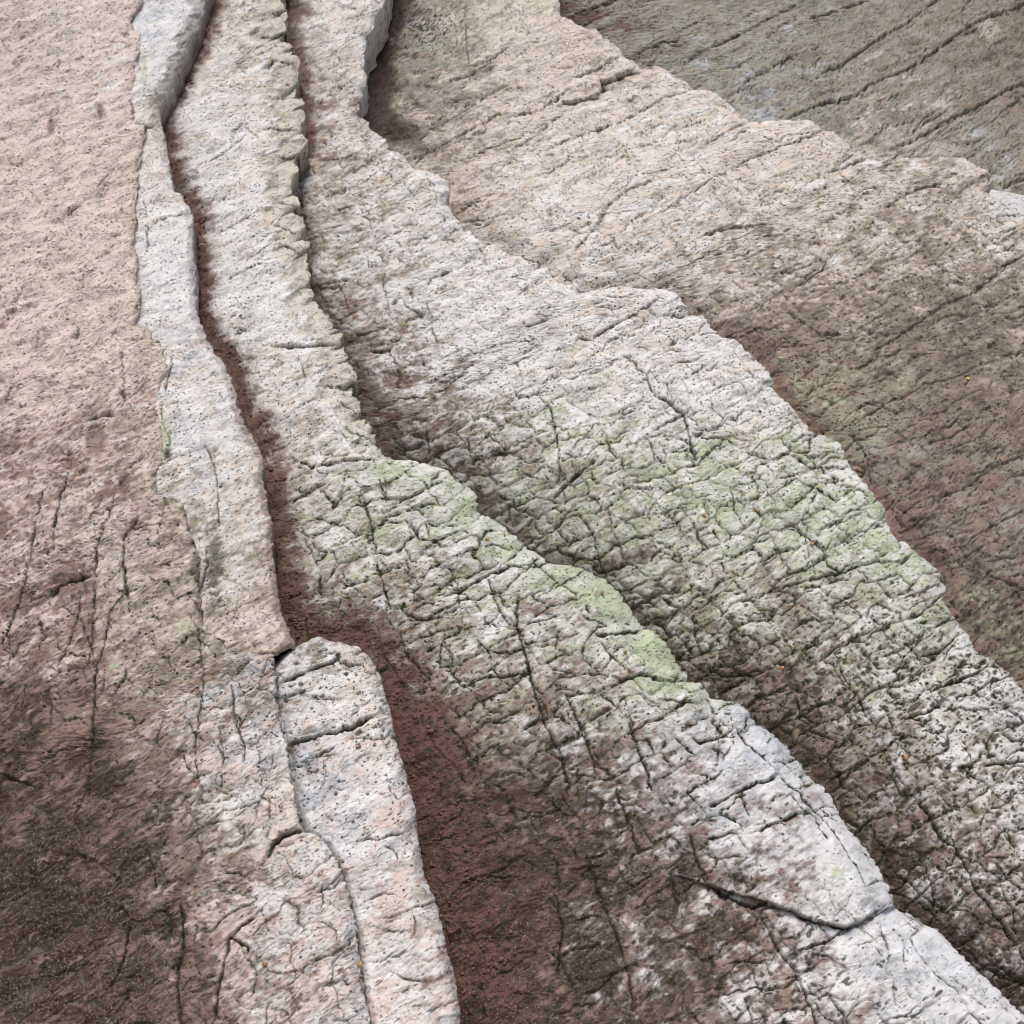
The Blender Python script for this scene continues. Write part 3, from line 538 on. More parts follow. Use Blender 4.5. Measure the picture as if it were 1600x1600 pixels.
    pit = np.clip(pit * (0.62 + 1.1 * fbm(X / 60, Y / 60, 3, seed + 520)), 0, 1)
    wet = np.clip(wt[:, ki('N')] + wt[:, ki('R')] * 0.4, 0, 1)
    st_ = feat.get('strk', 0.8); st_ = st_(x, y) if callable(st_) else np.full(nf, st_)
    # -- positions: sight line met at the bed's large-scale height, small relief along the bed normal
    u, v = to_wall(x, y, base)
    co = np.stack([u, v, h], 1)
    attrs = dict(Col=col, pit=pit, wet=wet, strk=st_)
    quads = []
    # -- skirt: the bed's broken thickness
    erow = np.nonzero(~free)[0]
    if edge is not None and len(erow):
        ei = idx[:, S]
        e_co = co[ei]; ex, ey = x[ei], y[ei]
        sk_co = []; sk_at = {k_: [] for k_ in attrs}; base_i = nf
        depth = skirt(ex, ey) if callable(skirt) else np.full(len(ei), float(skirt))
        for s in range(1, S + 1):
            fr = s / S
            dz = depth * fr ** 1.25
            inw = (undercut / U1) * (fr ** 0.8) * (1 + 0.8 * fbm(ex / 40, ey / 40 + s * 0.6, 3, seed + 600)) - 0.004 * fbm(ex / 12, ey / 12 + s * 1.7, 3, seed + 610)
            c = e_co.copy(); c[:, 0] -= inw * CA; c[:, 1] -= inw * SA; c[:, 2] -= dz
            sk_co.append(c)
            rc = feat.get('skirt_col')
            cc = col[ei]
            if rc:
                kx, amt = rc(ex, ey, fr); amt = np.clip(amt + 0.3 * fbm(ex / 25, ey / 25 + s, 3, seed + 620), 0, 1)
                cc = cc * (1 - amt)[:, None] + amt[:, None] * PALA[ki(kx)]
            sk_at['Col'].append(cc)
            for k_ in ('pit', 'wet', 'strk'): sk_at[k_].append(attrs[k_][ei] * (0.6 if k_ == 'pit' else 1))
            idx[:, S - s] = base_i + (s - 1) * len(ei) + np.arange(len(ei))
        idx[np.nonzero(free)[0][:, None], np.arange(S)[None, :]] = -1
        co = np.concatenate([co] + sk_co); attrs = {k_: np.concatenate([attrs[k_]] + sk_at[k_]) for k_ in attrs}
    A_ = idx[:-1, :-1]; B_ = idx[:-1, 1:]; C_ = idx[1:, 1:]; D_ = idx[1:, :-1]
    m = (A_ >= 0) & (B_ >= 0) & (C_ >= 0) & (D_ >= 0)
    # only rows that are neighbours
    m &= (np.diff(rows) == 1)[:, None]
    cidx = np.broadcast_to(np.arange(idx.shape[1] - 1)[None, :], m.shape)[m]
    Qd = np.stack([A_[m], B_[m], C_[m], D_[m]], 1)
    # orientation: normal out of the rock
    p0, p1, p3 = co[Qd[0, 0]], co[Qd[0, 1]], co[Qd[0, 3]]
    fn = np.cross(co[Qd[:, 2]] - co[Qd[:, 0]], co[Qd[:, 3]] - co[Qd[:, 1]])
    if np.median(fn[:, 2]) < 0: Qd = Qd[:, ::-1]; fn = -fn
    nrm = np.zeros_like(co)
    for j in range(4):
        for ax in range(3): nrm[:, ax] += np.bincount(Qd[:, j], fn[:, ax], minlength=len(co))
    nrm /= np.linalg.norm(nrm, axis=1, keepdims=True) + 1e-20
    krim = S + feat.get('krim', 5)
    def sub(sel):
        q = Qd[sel]; used, inv = np.unique(q, return_inverse=True)
        return co[used], inv.reshape(q.shape), nrm[used], {k_: v_[used] for k_, v_ in attrs.items()}
    face_sel = cidx >= (krim if edge is not None else 0)
    root = bpy.data.objects.new(name, None); COL.objects.link(root); root.matrix_world = WALLM; root.empty_display_size = 0.2
    tag(root, label, 'rock bed' if name == 'limestone_bed' else 'rock block', group)
    clay = np.zeros(len(Qd), bool)
    if feat.get('clay'):
        rr = np.concatenate([wt[:, ki('R')], np.zeros(len(co) - nf)])
        clay = face_sel & (rr[Qd].mean(1) > 0.55) & (np.concatenate([dg, np.full(len(co) - nf, 1e6)])[Qd[:, 0]] < 140)
    for pn, sel, pl in (('bedding_face', face_sel & ~clay, None), ('broken_edge', ~face_sel, edge_label), ('clay_seam', clay, feat.get('clay'))):
        if not sel.any() or (edge is None and pn == 'broken_edge'): continue
        c_, q_, n_, a_ = sub(sel)
        e_ = make_mesh(pn, c_, q_, mat, root, n_, a_)
        if pl: e_['label'] = pl
    SAMP[key] = dict(x=x, y=y, co=co[:nf], n=nrm[:nf], wt=wt, crack=crack, relief=relief, de=de)
    return root

# ------------------------------------------------------------------ the beds, from the nearest at left to the deepest at right
M_pink = rock_material('pink limestone', R_(33), (0.075, 0.048, 0.040), 1.1, 0.66)
M_white = rock_material('white limestone', R_(31), (0.045, 0.043, 0.034), 1.0, 0.82)
M_grey = rock_material('weathered limestone', R_(33), (0.030, 0.027, 0.020), 1.0, 0.74)

def lerp(x, a, b, va, vb): return va + (vb - va) * np.clip((x - a) / (b - a), 0, 1)
def gauss(x, y, cx, cy, rx, ry=None): return np.exp(-((x - cx) / rx) ** 2 - ((y - cy) / (ry or rx)) ** 2)
BC_EDGE = EDGE['B'][:-2] + [p for p in EDGE['Cr'] if p[0] > 470 and p[1] > 990]
CLAY_W = lambda x, y: np.interp(y, [0, 300, 500, 700, 850, 1000, 1100, 1250, 1400, 1600], [34, 34, 32, 36, 50, 66, 84, 95, 105, 110])

def a_post(x, y, h):
    h = h - 0.028 * gauss(x, y, 412, 1140, 46, 95)                 # the sunken strip beside the block
    h = h + 0.026 * gauss(x, y, 500, 1440, 72, 170)                # the rounded knob at the foot
    h = h - 0.03 * gauss(x, y, 20, 1560, 260, 260) - 0.02 * gauss(x, y, 262, 1450, 40, 200) - 0.012 * gauss(x, y, 90, 930, 60, 40)
    h = h - 0.012 * gauss(x, y, 158, 690, 22, 30) - 0.010 * gauss(x, y, 82, 198, 12, 22)
    return h
def a_stain(x, y, X, Y, put, n1, n2):
    # pale calcite flecks on the pink face
    put('W', 0.85 * ss(0.5, 0.8, fbm(X / 17, Y / 13, 3, 871) * 0.9 + 0.25 * n1) * (y < 900))
    put('V', 0.6 * ss(0.45, 0.8, fbm((X * .8 + Y * .6) / 40 + 5, (Y * .8 - X * .6) / 14, 4, 872)) * (0.35 + 0.65 * ss(300, 750, y)))
    put('B', 0.25 * ss(0.3, 0.9, gauss(x, y, 40, 80, 120, 120) + 0.5 * n1) * (y < 330))
    put('V', 0.8 * ss(0.4, 0.7, gauss(x, y, 150, 690, 22, 32) + gauss(x, y, 80, 198, 9, 20) + gauss(x, y, 195, 755, 12, 25) + gauss(x, y, 157, 175, 6, 14) + 0.15 * n1))
    put('M', 0.55 * ss(0.35, 0.75, gauss(x, y, 320, 900, 26, 75) + 0.4 * n2))
    put('M', 0.7 * ss(0.25, 0.9, fbm(X / 40, Y / 50, 4, 873) + 0.5 * n2) * ss(1180, 1380, y) * ss(520, 330, x))
build_bed('A', 'limestone_bed', 'broad pink limestone bed at the far left, stained dark brown towards its foot', EDGE['A'], 0.205, skirt=lambda x, y: lerp(y, 560, 720, 0.04, 0.03) + lerp(y, 1000, 1060, 0, 0.09),
          rim=(lambda x, y: lerp(y, 1250, 1330, 7, 24), lambda x, y: lerp(y, 500, 640, 0.004, 0.003) + lerp(y, 1250, 1350, 0, 0.02)), rim_noise=6.0, blocks=lambda x, y: 0.10 + 0.35 * ss(650, 1000, y) + 0.1 * ss(1100, 1300, y),
          ctl='A', mat=M_pink, seed=1, post=a_post, undercut=3, group='limestone beds of the cliff',
          feat=dict(joints=[(360, 33, 12, 8, 40, 1.6, 3.0, 3, 6, lambda x, y: 1 - 0.6 * ss(950, 1200, y)), (60, -100, 10, 20, 90, 2.0, 3.4, 3, 6, lambda x, y: ss(600, 900, y))], spots=[(30, 0.10, 0.30, lambda x, y: 0.30 + 0 * x, 'V', 0.002)], flake=(1.0,), pit=lambda x, y: 0.16 + 0.1 * ss(700, 1000, y), strk=lambda x, y: 1.0 - 0.35 * ss(1000, 1300, y), moss=lambda x, y: 0.15 + 0.55 * ss(700, 900, y), stain=a_stain, clean=0.0,
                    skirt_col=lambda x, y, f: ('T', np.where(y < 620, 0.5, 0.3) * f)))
def b_post(x, y, h):
    d, s_ = dist_poly(x, y, EDGE['A'][:44])
    return h - 0.07 * ss(8, 50, d * s_) + 0.007 * ss(540, 680, y)
def b_stain(x, y, X, Y, put, n1, n2):
    put('M', 0.75 * ss(0.35, 0.8, gauss(x, y, 335, 880, 18, 80) + gauss(x, y, 262, 712, 10, 14) + 0.45 * n2 - 0.05))
    put('G', 0.5 * ss(0.35, 0.8, gauss(x, y, 258, 680, 16, 30) + gauss(x, y, 225, 110, 6, 30) + 0.3 * n1))
    put('V', 0.6 * ss(0.4, 0.9, ss(40, 5, dist_poly(x, y, EDGE['B'])[0]) * ss(480, 700, y) + 0.6 * n2 - 0.25))
build_bed('B', 'limestone_bed', 'narrow white limestone strip laid bare beside the pink bed, beginning at the top', EDGE['B'], 0.194, left_edge=[EDGE['A'][:36]], overlap=60, skirt=0.13,
          rim=(lambda x, y: lerp(y, 150, 300, 26, 12), lambda x, y: lerp(y, 150, 300, 0.025, 0.010)), rim_noise=4.5, blocks=lambda x, y: 0.12 + 0.15 * ss(700, 900, y), ctl='B', mat=M_white, seed=2, post=b_post, undercut=5,
          rim_col=[('T', lambda x, y: 0.55 * ss(300, 150, y)), ('V', lambda x, y: 0.35 * ss(250, 400, y))], group='limestone beds of the cliff', qr=(-400, 1110),
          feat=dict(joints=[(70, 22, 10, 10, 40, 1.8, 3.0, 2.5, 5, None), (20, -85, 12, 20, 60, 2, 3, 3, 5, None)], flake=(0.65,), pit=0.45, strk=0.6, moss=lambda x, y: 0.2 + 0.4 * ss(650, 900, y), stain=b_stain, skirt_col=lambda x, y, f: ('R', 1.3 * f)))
def c_post(x, y, h):
    return h + 0.012 * gauss(x, y, 560, 1200, 90, 260) - 0.004 * ss(1140, 1165, y + 0.25 * (x - 512)) 
def c_stain(x, y, X, Y, put, n1, n2):
    put('R', 0.6 * ss(0.5, 0.9, ss(45, 0, dist_poly(x, y, EDGE['Cr'])[0]) * 0.6 + 0.7 * n2))
    put('V', 0.55 * ss(0.35, 0.9, n1 + 0.5 * n2) * ss(560, 640, x - 0.18 * (y - 1200)))
    put('M', 0.7 * ss(0.55, 0.95, 0.9 * n2 + 0.5 * n1 + 0.5 * gauss(x, y, 490, 1185, 50, 30)) * ss(1360, 1250, y))
    put('T', 0.5 * ss(0.4, 0.8, gauss(x, y, 515, 1048, 22, 9) + gauss(x, y, 650, 1455, 16, 16) + gauss(x, y, 655, 1400, 20, 20)))
build_bed('C', 'limestone_block', 'long pinkish white block with a squared pitted head beside the red clay', EDGE['Cr'], 0.196, left_edge=[[(p[0] - (4 if 1012 < p[1] < 1290 else 0), p[1]) for p in EDGE['Cl']]], overlap=0, skirt=0.16,
          rim=(lambda x, y: np.full(x.shape, 22.0), 0.030), rim_noise=3.0, blocks=0.16, ctl='C', mat=M_white, seed=3, post=c_post, undercut=4, left_round=[(EDGE['Cl'], 15, 0.026)],
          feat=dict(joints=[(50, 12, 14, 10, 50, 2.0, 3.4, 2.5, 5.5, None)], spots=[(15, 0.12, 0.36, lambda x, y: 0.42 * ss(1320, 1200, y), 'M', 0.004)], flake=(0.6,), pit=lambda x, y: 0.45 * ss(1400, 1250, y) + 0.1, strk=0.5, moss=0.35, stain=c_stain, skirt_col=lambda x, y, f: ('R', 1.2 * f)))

def e_rimw(x, y): return np.interp(y, [0, 120, 300, 420, 520, 600, 700, 800, 900, 1000, 1080, 1120, 1200, 1300, 1400, 1450, 1600], [60, 60, 58, 50, 60, 58, 40, 46, 40, 52, 32, 34, 44, 52, 46, 60, 70])
def e_rimh(x, y): return np.interp(y, [0, 300, 600, 900, 1050, 1200, 1600], [0.036, 0.036, 0.042, 0.045, 0.055, 0.07, 0.075])
def e_post(x, y, h):
    h = h + 0.010 * gauss(x, y, 640, 760, 90, 40) + 0.012 * gauss(x, y, 930, 950, 60, 50) + 0.014 * gauss(x, y, 1270, 1360, 110, 80) + 0.010 * gauss(x, y, 1390, 1510, 90, 70)
    h = h - 0.018 * gauss(x, y, 1060, 1450, 140, 90) - 0.010 * gauss(x, y, 780, 1120, 80, 60)
    d, s = dist_poly(x, y, [(1112, 1385), (1200, 1412), (1275, 1440), (1320, 1450), (1397, 1417)])
    return h - 0.02 * np.exp(-d / 30) * (s > 0)
def e_stain(x, y, X, Y, put, n1, n2):
    put('G', 0.85 * ss(0.30, 0.7, gauss(x, y, 950, 930, 55, 40) + gauss(x, y, 1030, 1020, 42, 46) + 0.8 * gauss(x, y, 740, 790, 25, 30) + 0.7 * gauss(x, y, 600, 735, 60, 14) + 0.6 * gauss(x, y, 1060, 1075, 60, 20) + 0.5 * gauss(x, y, 1310, 1365, 24, 18) + 0.35 * n1 + 0.25 * n2))
    put('G', 0.35 * ss(0.45, 1.0, n1 + 0.6 * n2) * ss(700, 800, y) * ss(1150, 1050, y) * ss(480, 540, x))
    put('M', 0.8 * ss(0.5, 0.85, gauss(x, y, 575, 765, 16, 10) + gauss(x, y, 605, 760, 10, 10) + 0.5 * n2))
    put('N', 0.75 * ss(0.35, 0.8, n1 + 0.6 * n2 + 0.25) * ss(1040, 1200, y) * ss(0, 60, 840 - x))
    bd = ss(1080, 1250, y) * ss(1.0, 0.55, (x - 600) / (1150 - 600) * 0.9 + 0.25 * n1)
    put('N', 0.8 * bd * ss(-0.35, 0.6, n2 + 0.5 * n1))
    wl = fbm(X / 26, Y / 20, 3, 977) + 0.5 * n2
    put('W', 0.7 * ss(0.5, 0.85, fbm(X / 24, Y / 20, 4, 978, 0.6) + 0.35 * n2 + 0.6 * (x - 1060) / 400) * ss(1120, 1220, y) * ss(800, 900, x))
    put('B', 0.65 * ss(0.95, 1.2, wl) * ss(1150, 1300, y))
build_bed('E', 'limestone_bed', 'long white limestone bed with a scalloped chipped edge that widens towards the lower right', EDGE['E'], 0.118, groove=[(BC_EDGE, 0.036, lambda x, y: np.interp(y, [0, 600, 900, 1200, 1600], [34, 34, 55, 80, 110]))],
          left_edge=[EDGE['B'][:-2], EDGE['Cr']], overlap=90, skirt=0.12, rim=(e_rimw, e_rimh), rim_noise=5.0,
          blocks=lambda x, y: np.clip(0.16 + 0.75 * ss(620, 800, y) - 0.40 * ss(1120, 1280, y) * ss(1150, 950, x) - 0.8 * ss(0.25, 0.8, gauss(x, y, 1270, 1340, 120, 80) + gauss(x, y, 1410, 1520, 120, 80) + gauss(x, y, 1170, 1180, 50, 60) + gauss(x, y, 960, 940, 50, 50) + gauss(x, y, 1030, 1020, 40, 40)), 0.03, 1), ctl='E', mat=M_white, seed=4, post=e_post, undercut=8,
          rim_col=[('C', lambda x, y: 0.85 * ss(760, 660, y)), ('T', lambda x, y: 0.12 * ss(720, 600, y)), ('G', lambda x, y: 0.5 * ss(680, 800, y) * ss(1130, 1060, y)), ('B', lambda x, y: 0.25 * ss(1100, 1180, y))],
          group='limestone beds of the cliff', edge_label='chipped rim of the bed, ochre at the top and green with algae lower down',
          feat=dict(lobe=lambda x, y: ss(780, 680, y), joints=[(230, 22, 10, 14, 60, 2.2, 3.6, 3, 6, lambda x, y: 1 - 0.6 * ss(800, 1000, y)), (170, -66, 12, 16, 60, 2.2, 4.2, 3, 6.5, lambda x, y: 0.25 + 0.75 * ss(650, 850, y))], spots=[(12, 0.14, 0.38, lambda x, y: (0.04 + 0.6 * ss(150, 330, (y - x) * 0.707 + 90)) * ss(860, 1000, y) * ss(450, 650, x), 'M', 0.001), (20, 0.10, 0.30, lambda x, y: 0.4 * ss(950, 1100, y) * ss(600, 750, x) * ss(120, 260, (y - x) * 0.707 + 90), 'M', 0.001)], clay='dark red clay lining the groove beside the pink bed and the long block', flake=(0.75,), pit=lambda x, y: 0.5 + 0.15 * ss(800, 950, y) - 0.62 * ss(1080, 1180, y), strk=lambda x, y: 0.75 - 0.45 * ss(1000, 1200, y), moss=lambda x, y: 0.2 + 0.75 * ss(600, 800, y) - 0.45 * ss(1130, 1300, y) * ss(1150, 950, x), clean=lambda x, y: 0.65 * ss(-0.15, 0.5, (x - 1.0 * y + 270) / 400 + 0.0), krim=8,
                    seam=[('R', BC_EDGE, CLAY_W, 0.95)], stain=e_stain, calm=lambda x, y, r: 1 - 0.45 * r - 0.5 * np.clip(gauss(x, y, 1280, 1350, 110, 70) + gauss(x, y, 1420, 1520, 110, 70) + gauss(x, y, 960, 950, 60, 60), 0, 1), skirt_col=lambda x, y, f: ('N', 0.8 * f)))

def f_post(x, y, h):
    h = h + 0.012 * gauss(x, y, 1000, 600, 220, 160) - 0.012 * gauss(x, y, 1130, 1060, 120, 120) + 0.010 * gauss(x, y, 1400, 880, 90, 60)
    h = h - 0.010 * gauss(x, y, 1320, 1260, 110, 130) - 0.02 * ss(1350, 1600, y)
    return h
def f_stain(x, y, X, Y, put, n1, n2):
    gb = gauss(x, y, 1080, 780, 220, 80) + gauss(x, y, 1330, 850, 130, 70) + 0.7 * gauss(x, y, 1430, 900, 60, 40) + 0.4 * gauss(x, y, 900, 850, 90, 60)
    put('G', 0.68 * ss(0.55, 1.05, gb * 0.7 + 0.6 * n1 + 0.5 * n2))
    sp = ss(940, 1060, y)
    put('M', 0.8 * sp * ss(0.35, 0.75, fbm(X / 14, Y / 11, 3, 981, 0.6) + 0.35 * n1))
    put('V', 0.5 * ss(0.3, 0.9, n1 + 0.5 * fbm(X / 60, Y / 60, 3, 982)) * sp * ss(1500, 1250, x))
    put('M', 0.55 * ss(0.2, 0.9, n2 + 0.5 * n1) * ss(55, 15, dist_poly(x, y, EDGE['E'])[0]) * ss(330, 420, y))
def f_seam_w(x, y): return np.interp(y, [0, 120, 240, 300, 500, 600, 700, 760, 900, 1600], [34, 22, 24, 14, 16, 40, 48, 34, 20, 26])
build_bed('F', 'limestone_bed', 'pale limestone bed crossed by blocky green cracks, running from the top centre to the right', EDGE['F'], 0.022, groove=[(EDGE['E'], 0.066, lambda x, y: np.interp(y, [0, 300, 700, 1600], [40, 45, 70, 70]))],
          left_edge=[EDGE['E']], overlap=80, skirt=lambda x, y: np.interp(y, [0, 180, 260, 500, 1100], [0.16, 0.13, 0.06, 0.07, 0.10]), rim=(lambda x, y: np.interp(y, [0, 230, 700, 1100], [20, 13, 14, 24]), lambda x, y: np.interp(y, [0, 600, 1100], [0.014, 0.010, 0.022])), rim_noise=3.5,
          blocks=lambda x, y: 0.38 + 0.52 * ss(560, 800, y) * ss(-0.2, 0.6, (y - 0.35 * (x - 900)) / 900) + 0.3 * ss(70, 20, dist_poly(x, y, EDGE['E'])[0]) * ss(350, 450, y), ctl='F', mat=M_white, seed=5, post=f_post, undercut=6,
          group='limestone beds of the cliff',
          feat=dict(joints=[(400, 25, 11, 14, 80, 2.0, 3.4, 3, 6, lambda x, y: 1 - 0.5 * ss(900, 1100, y)), (300, -62, 16, 14, 60, 2.0, 4.0, 3, 6.5, lambda x, y: 0.35 + 0.65 * ss(550, 750, y))], spots=[(11, 0.16, 0.42, lambda x, y: 0.7 * ss(820, 1020, y), 'M', 0.001), (22, 0.10, 0.34, lambda x, y: 0.6 * ss(900, 1050, y), 'M', 0.001)], flake=(0.8,), pit=lambda x, y: 0.62 + 0.25 * ss(900, 1100, y), strk=lambda x, y: 0.85 - 0.25 * ss(900, 1100, y), moss=lambda x, y: 0.25 + 0.7 * ss(620, 800, y), clean=0.55,
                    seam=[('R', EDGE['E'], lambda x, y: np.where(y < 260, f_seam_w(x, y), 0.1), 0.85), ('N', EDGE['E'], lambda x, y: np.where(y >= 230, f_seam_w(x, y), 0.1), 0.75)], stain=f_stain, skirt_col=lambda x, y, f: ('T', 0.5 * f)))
def g_post(x, y, h):
    hollow = ss(1.25, 0.55, np.hypot((x - 640) / 95, (y - 40) / 210))
    h = h - 0.08 * hollow
    d, s = dist_poly(x, y, [(872,165),(905,156),(930,150),(945,137),(1007,109)])
    return h + 0.006 * gauss(x, y, 900, 140, 60, 25) + 0.01 * gauss(x, y, 1250, 300, 260, 120)
def g_stain_shade(x, y, X, Y, put, n1, n2):
    # dark blue lichen specks in the hollow, green film about it
    put('G', 0.22 * ss(0.4, 0.9, gauss(x, y, 690, 60, 60, 70) + gauss(x, y, 770, 25, 50, 30) + gauss(x, y, 1320, 660, 40, 40) + gauss(x, y, 1330, 700, 40, 30) + 0.4 * n1))
    put('N', 0.95 * ss(0.15, 0.7, ss(70, 12, dist_poly(x, y, EDGE['F'])[0]) + 0.35 * n1) * ss(260, 200, y))  # shade of the deep recess beside the overlapping bed, put into the colour
    br = 0.8 * ss(1300, 1560, x) * ss(330, 460, y) + gauss(x, y, 1480, 520, 170, 90) + gauss(x, y, 1250, 500, 90, 60) + gauss(x, y, 1420, 350, 90, 30)
    put('T', 0.5 * ss(0.35, 0.9, br * 0.7 + 0.5 * n1 + 0.2 * n2))
    put('N', 0.4 * ss(0.45, 0.95, 0.5 * br + 0.7 * n1 + 0.4 * n2))
    put('L', 0.95 * ss(0.60, 0.68, gauss(x, y, 664, 42, 60, 46) * 0.55 + 0.9 * fbm((X * .86 + Y * .5) / 10, (Y * .86 - X * .5) / 5, 3, 992)) * (gauss(x, y, 664, 42, 60, 50) > 0.2))
build_bed('G', 'limestone_bed', 'cream limestone bed with long slanting cracks, turning brown at the right side', EDGE['G'], -0.045, groove=[(EDGE['F'], 0.042, lambda x, y: np.interp(y, [0, 220, 300, 1600], [66, 55, 24, 45]))],
          left_edge=[EDGE['F']], overlap=80, skirt=0.10, rim=(12, 0.010), rim_noise=3.0, blocks=lambda x, y: 0.27 + 0.28 * ss(300, 460, y), ctl='G', mat=M_grey, seed=6, post=g_post, undercut=5, group='limestone beds of the cliff',
          feat=dict(joints=[(480, 26, 10, 14, 90, 1.8, 3.0, 3, 6, None), (190, -55, 18, 14, 60, 1.8, 3.4, 3, 6, None)], spots=[(16, 0.10, 0.30, lambda x, y: 0.4 * ss(1150, 1350, x), 'M', 0.0005)], flake=(0.65,), pit=lambda x, y: 0.68 + 0.2 * ss(1000, 1300, x), strk=0.7, moss=lambda x, y: 0.2 + 0.45 * ss(380, 560, y), stain=g_stain_shade, clean=0.0, seam=[('V', EDGE['F'], lambda x, y: np.where(y > 470, 24, 0.1), 0.6)], skirt_col=lambda x, y, f: ('T', 0.5 * f)))
def h_stain(x, y, X, Y, put, n1, n2):
    put('G', 0.22 * ss(0.3, 0.9, n1 + 0.4 * n2) * ss(1500, 1100, x))
    put('N', 0.35 * ss(0.35, 1.0, fbm(X / 70, Y / 60, 4, 991) + 0.4 * n2) * ss(1150, 1400, x))
    put('T', 0.6 * ss(0.1, 0.7, fbm(X / 55, Y / 40, 4, 993) + 0.3 * n2))
    put('N', 0.35 * ss(0.55, 0.9, fbm(X / 22, Y / 14, 4, 994)))
    put('P', 0.5 * ss(0.45, 0.8, gauss(x, y, 1400, 215, 40, 18) + gauss(x, y, 1470, 235, 45, 14) + gauss(x, y, 1545, 45, 25, 20) + 0.25 * n2))
build_bed('H', 'limestone_bed', 'olive grey limestone bed with long parallel slanting cracks in the upper right corner', None, -0.125, groove=[(EDGE['G'], 0.025, 40)], left_edge=[EDGE['G']], overlap=80, blocks=0.12, ctl='H', mat=M_grey, seed=8,
          group='limestone beds of the cliff', feat=dict(joints=[(480, 29, 11, 14, 90, 1.6, 3.4, 3, 7, None), (50, -40, 25, 12, 40, 1.6, 2.6, 3, 5, None)], spots=[(13, 0.08, 0.24, lambda x, y: 0.4 + 0 * x, 'M', 0.0005)], flake=(0.75,), pit=0.85, strk=0.9, moss=0.35, stain=h_stain, clean=0.0))

# ------------------------------------------------------------------ moss tufts, sand grains: uncountable
def scatter(name, picks, size, flat, mat, seed, label=None, cat=None):
    """small irregular eight-sided lumps seated on surface points"""
    r = np.random.default_rng(seed); cos = []; qd = []; k = 0
    OCT = np.array([(1,0,0),(0,1,0),(-1,0,0),(0,-1,0),(0,0,1),(0,0,-1)], float); F = np.array([(0,1,4),(1,2,4),(2,3,4),(3,0,4),(1,0,5),(2,1,5),(3,2,5),(0,3,5)])
    P, Nn = picks; n = len(P)
    sz = r.uniform(*size, n)
    J = OCT[None] * sz[:, None, None] * (1 + 0.45 * r.uniform(-1, 1, (n, 6, 3)))
    J[:, :, 2] *= flat
    t = r.uniform(0, 6.28, n); c, s = np.cos(t)[:, None], np.sin(t)[:, None]
    jx = J[:, :, 0] * c - J[:, :, 1] * s; jy = J[:, :, 0] * s + J[:, :, 1] * c
    ref = np.array([0, 1, 0.0]); e1 = np.cross(Nn, ref); e1 /= np.linalg.norm(e1, axis=1, keepdims=True) + 1e-9; e2 = np.cross(Nn, e1)
    V = P[:, None] + jx[..., None] * e1[:, None] + jy[..., None] * e2[:, None] + (J[:, :, 2] + 0.25 * sz[:, None] * flat)[..., None] * Nn[:, None]
    fc = (F[None] + (np.arange(n) * 6)[:, None, None]).reshape(-1, 3)
    o = make_mesh(name, V.reshape(-1, 3), fc, mat)
    return tag(o, label, cat, None, 'stuff')
def pick(key, prob, n, seed):
    S_ = SAMP[key]; p = np.clip(prob(S_), 0, None); inside = (S_['x'] > -90) & (S_['x'] < 1690) & (S_['y'] > -90) & (S_['y'] < 1690); p = p * inside
    r = np.random.default_rng(seed); i = r.choice(len(p), n, p=p / p.sum()); return S_['co'][i], S_['n'][i]
def cat_(*a): return np.concatenate([q[0] for q in a]), np.concatenate([q[1] for q in a])
ki = KEYS.index
M_moss = plain_material('dark moss', (0.020, 0.024, 0.009), (0.062, 0.068, 0.026), 220)
mp = lambda s: s['crack'] ** 1.3 * s['wt'][:, ki('M')] * ss(0.2, 0.05, s['wt'][:, ki('R')]) * ss(1420, 1250, s['y']) * ss(600, 800, s['y'])
scatter('moss', cat_(pick('E', mp, 5200, 31), pick('F', mp, 6000, 32), pick('A', lambda s: mp(s) * ss(700, 850, s['y']) * ss(1250, 1150, s['y']), 900, 33)), (0.0016, 0.0040), 0.5, M_moss, 34, 'dark green moss tufts lodged in the cracks of the pale beds', 'moss')
M_sand = plain_material('sand', (0.34, 0.31, 0.24), (0.62, 0.58, 0.48), 900, 0.6)
dk = lambda s: (s['wt'][:, ki('N')] + 0.7 * s['wt'][:, ki('R')] + 0.6 * s['wt'][:, ki('M')] + 0.10 * s['wt'][:, ki('V')]) * ss(1080, 1420, s['y'] + 0.0 * s['x'])
scatter('sand_grains', cat_(pick('A', dk, 7500, 41), pick('E', lambda s: dk(s) * ss(1150, 1450, s['y']), 4200, 42), pick('F', lambda s: dk(s) * ss(1300, 1500, s['y']), 350, 43)), (0.0006, 0.0013), 0.7, M_sand, 44, 'pale sand grains clinging to the damp brown rock at the foot', 'sand')

M_grit = plain_material('red grit', (0.055, 0.026, 0.020), (0.20, 0.105, 0.085), 160)
gr = lambda s: s['wt'][:, ki('R')] ** 2 * (0.25 + ss(-0.2, 0.8, fbm(s['x'] / 30, s['y'] / 30, 3, 66)) ** 2)
scatter('grit', pick('E', gr, 2600, 51), (0.0012, 0.0042), 0.75, M_grit, 52, 'red brown grit and crumbs of clay lying along the groove', 'grit')
scatter('grit', pick('E', gr, 160, 53), (0.004, 0.0085), 0.7, M_grit, 54, 'small red brown clay lumps scattered in the groove', 'grit')

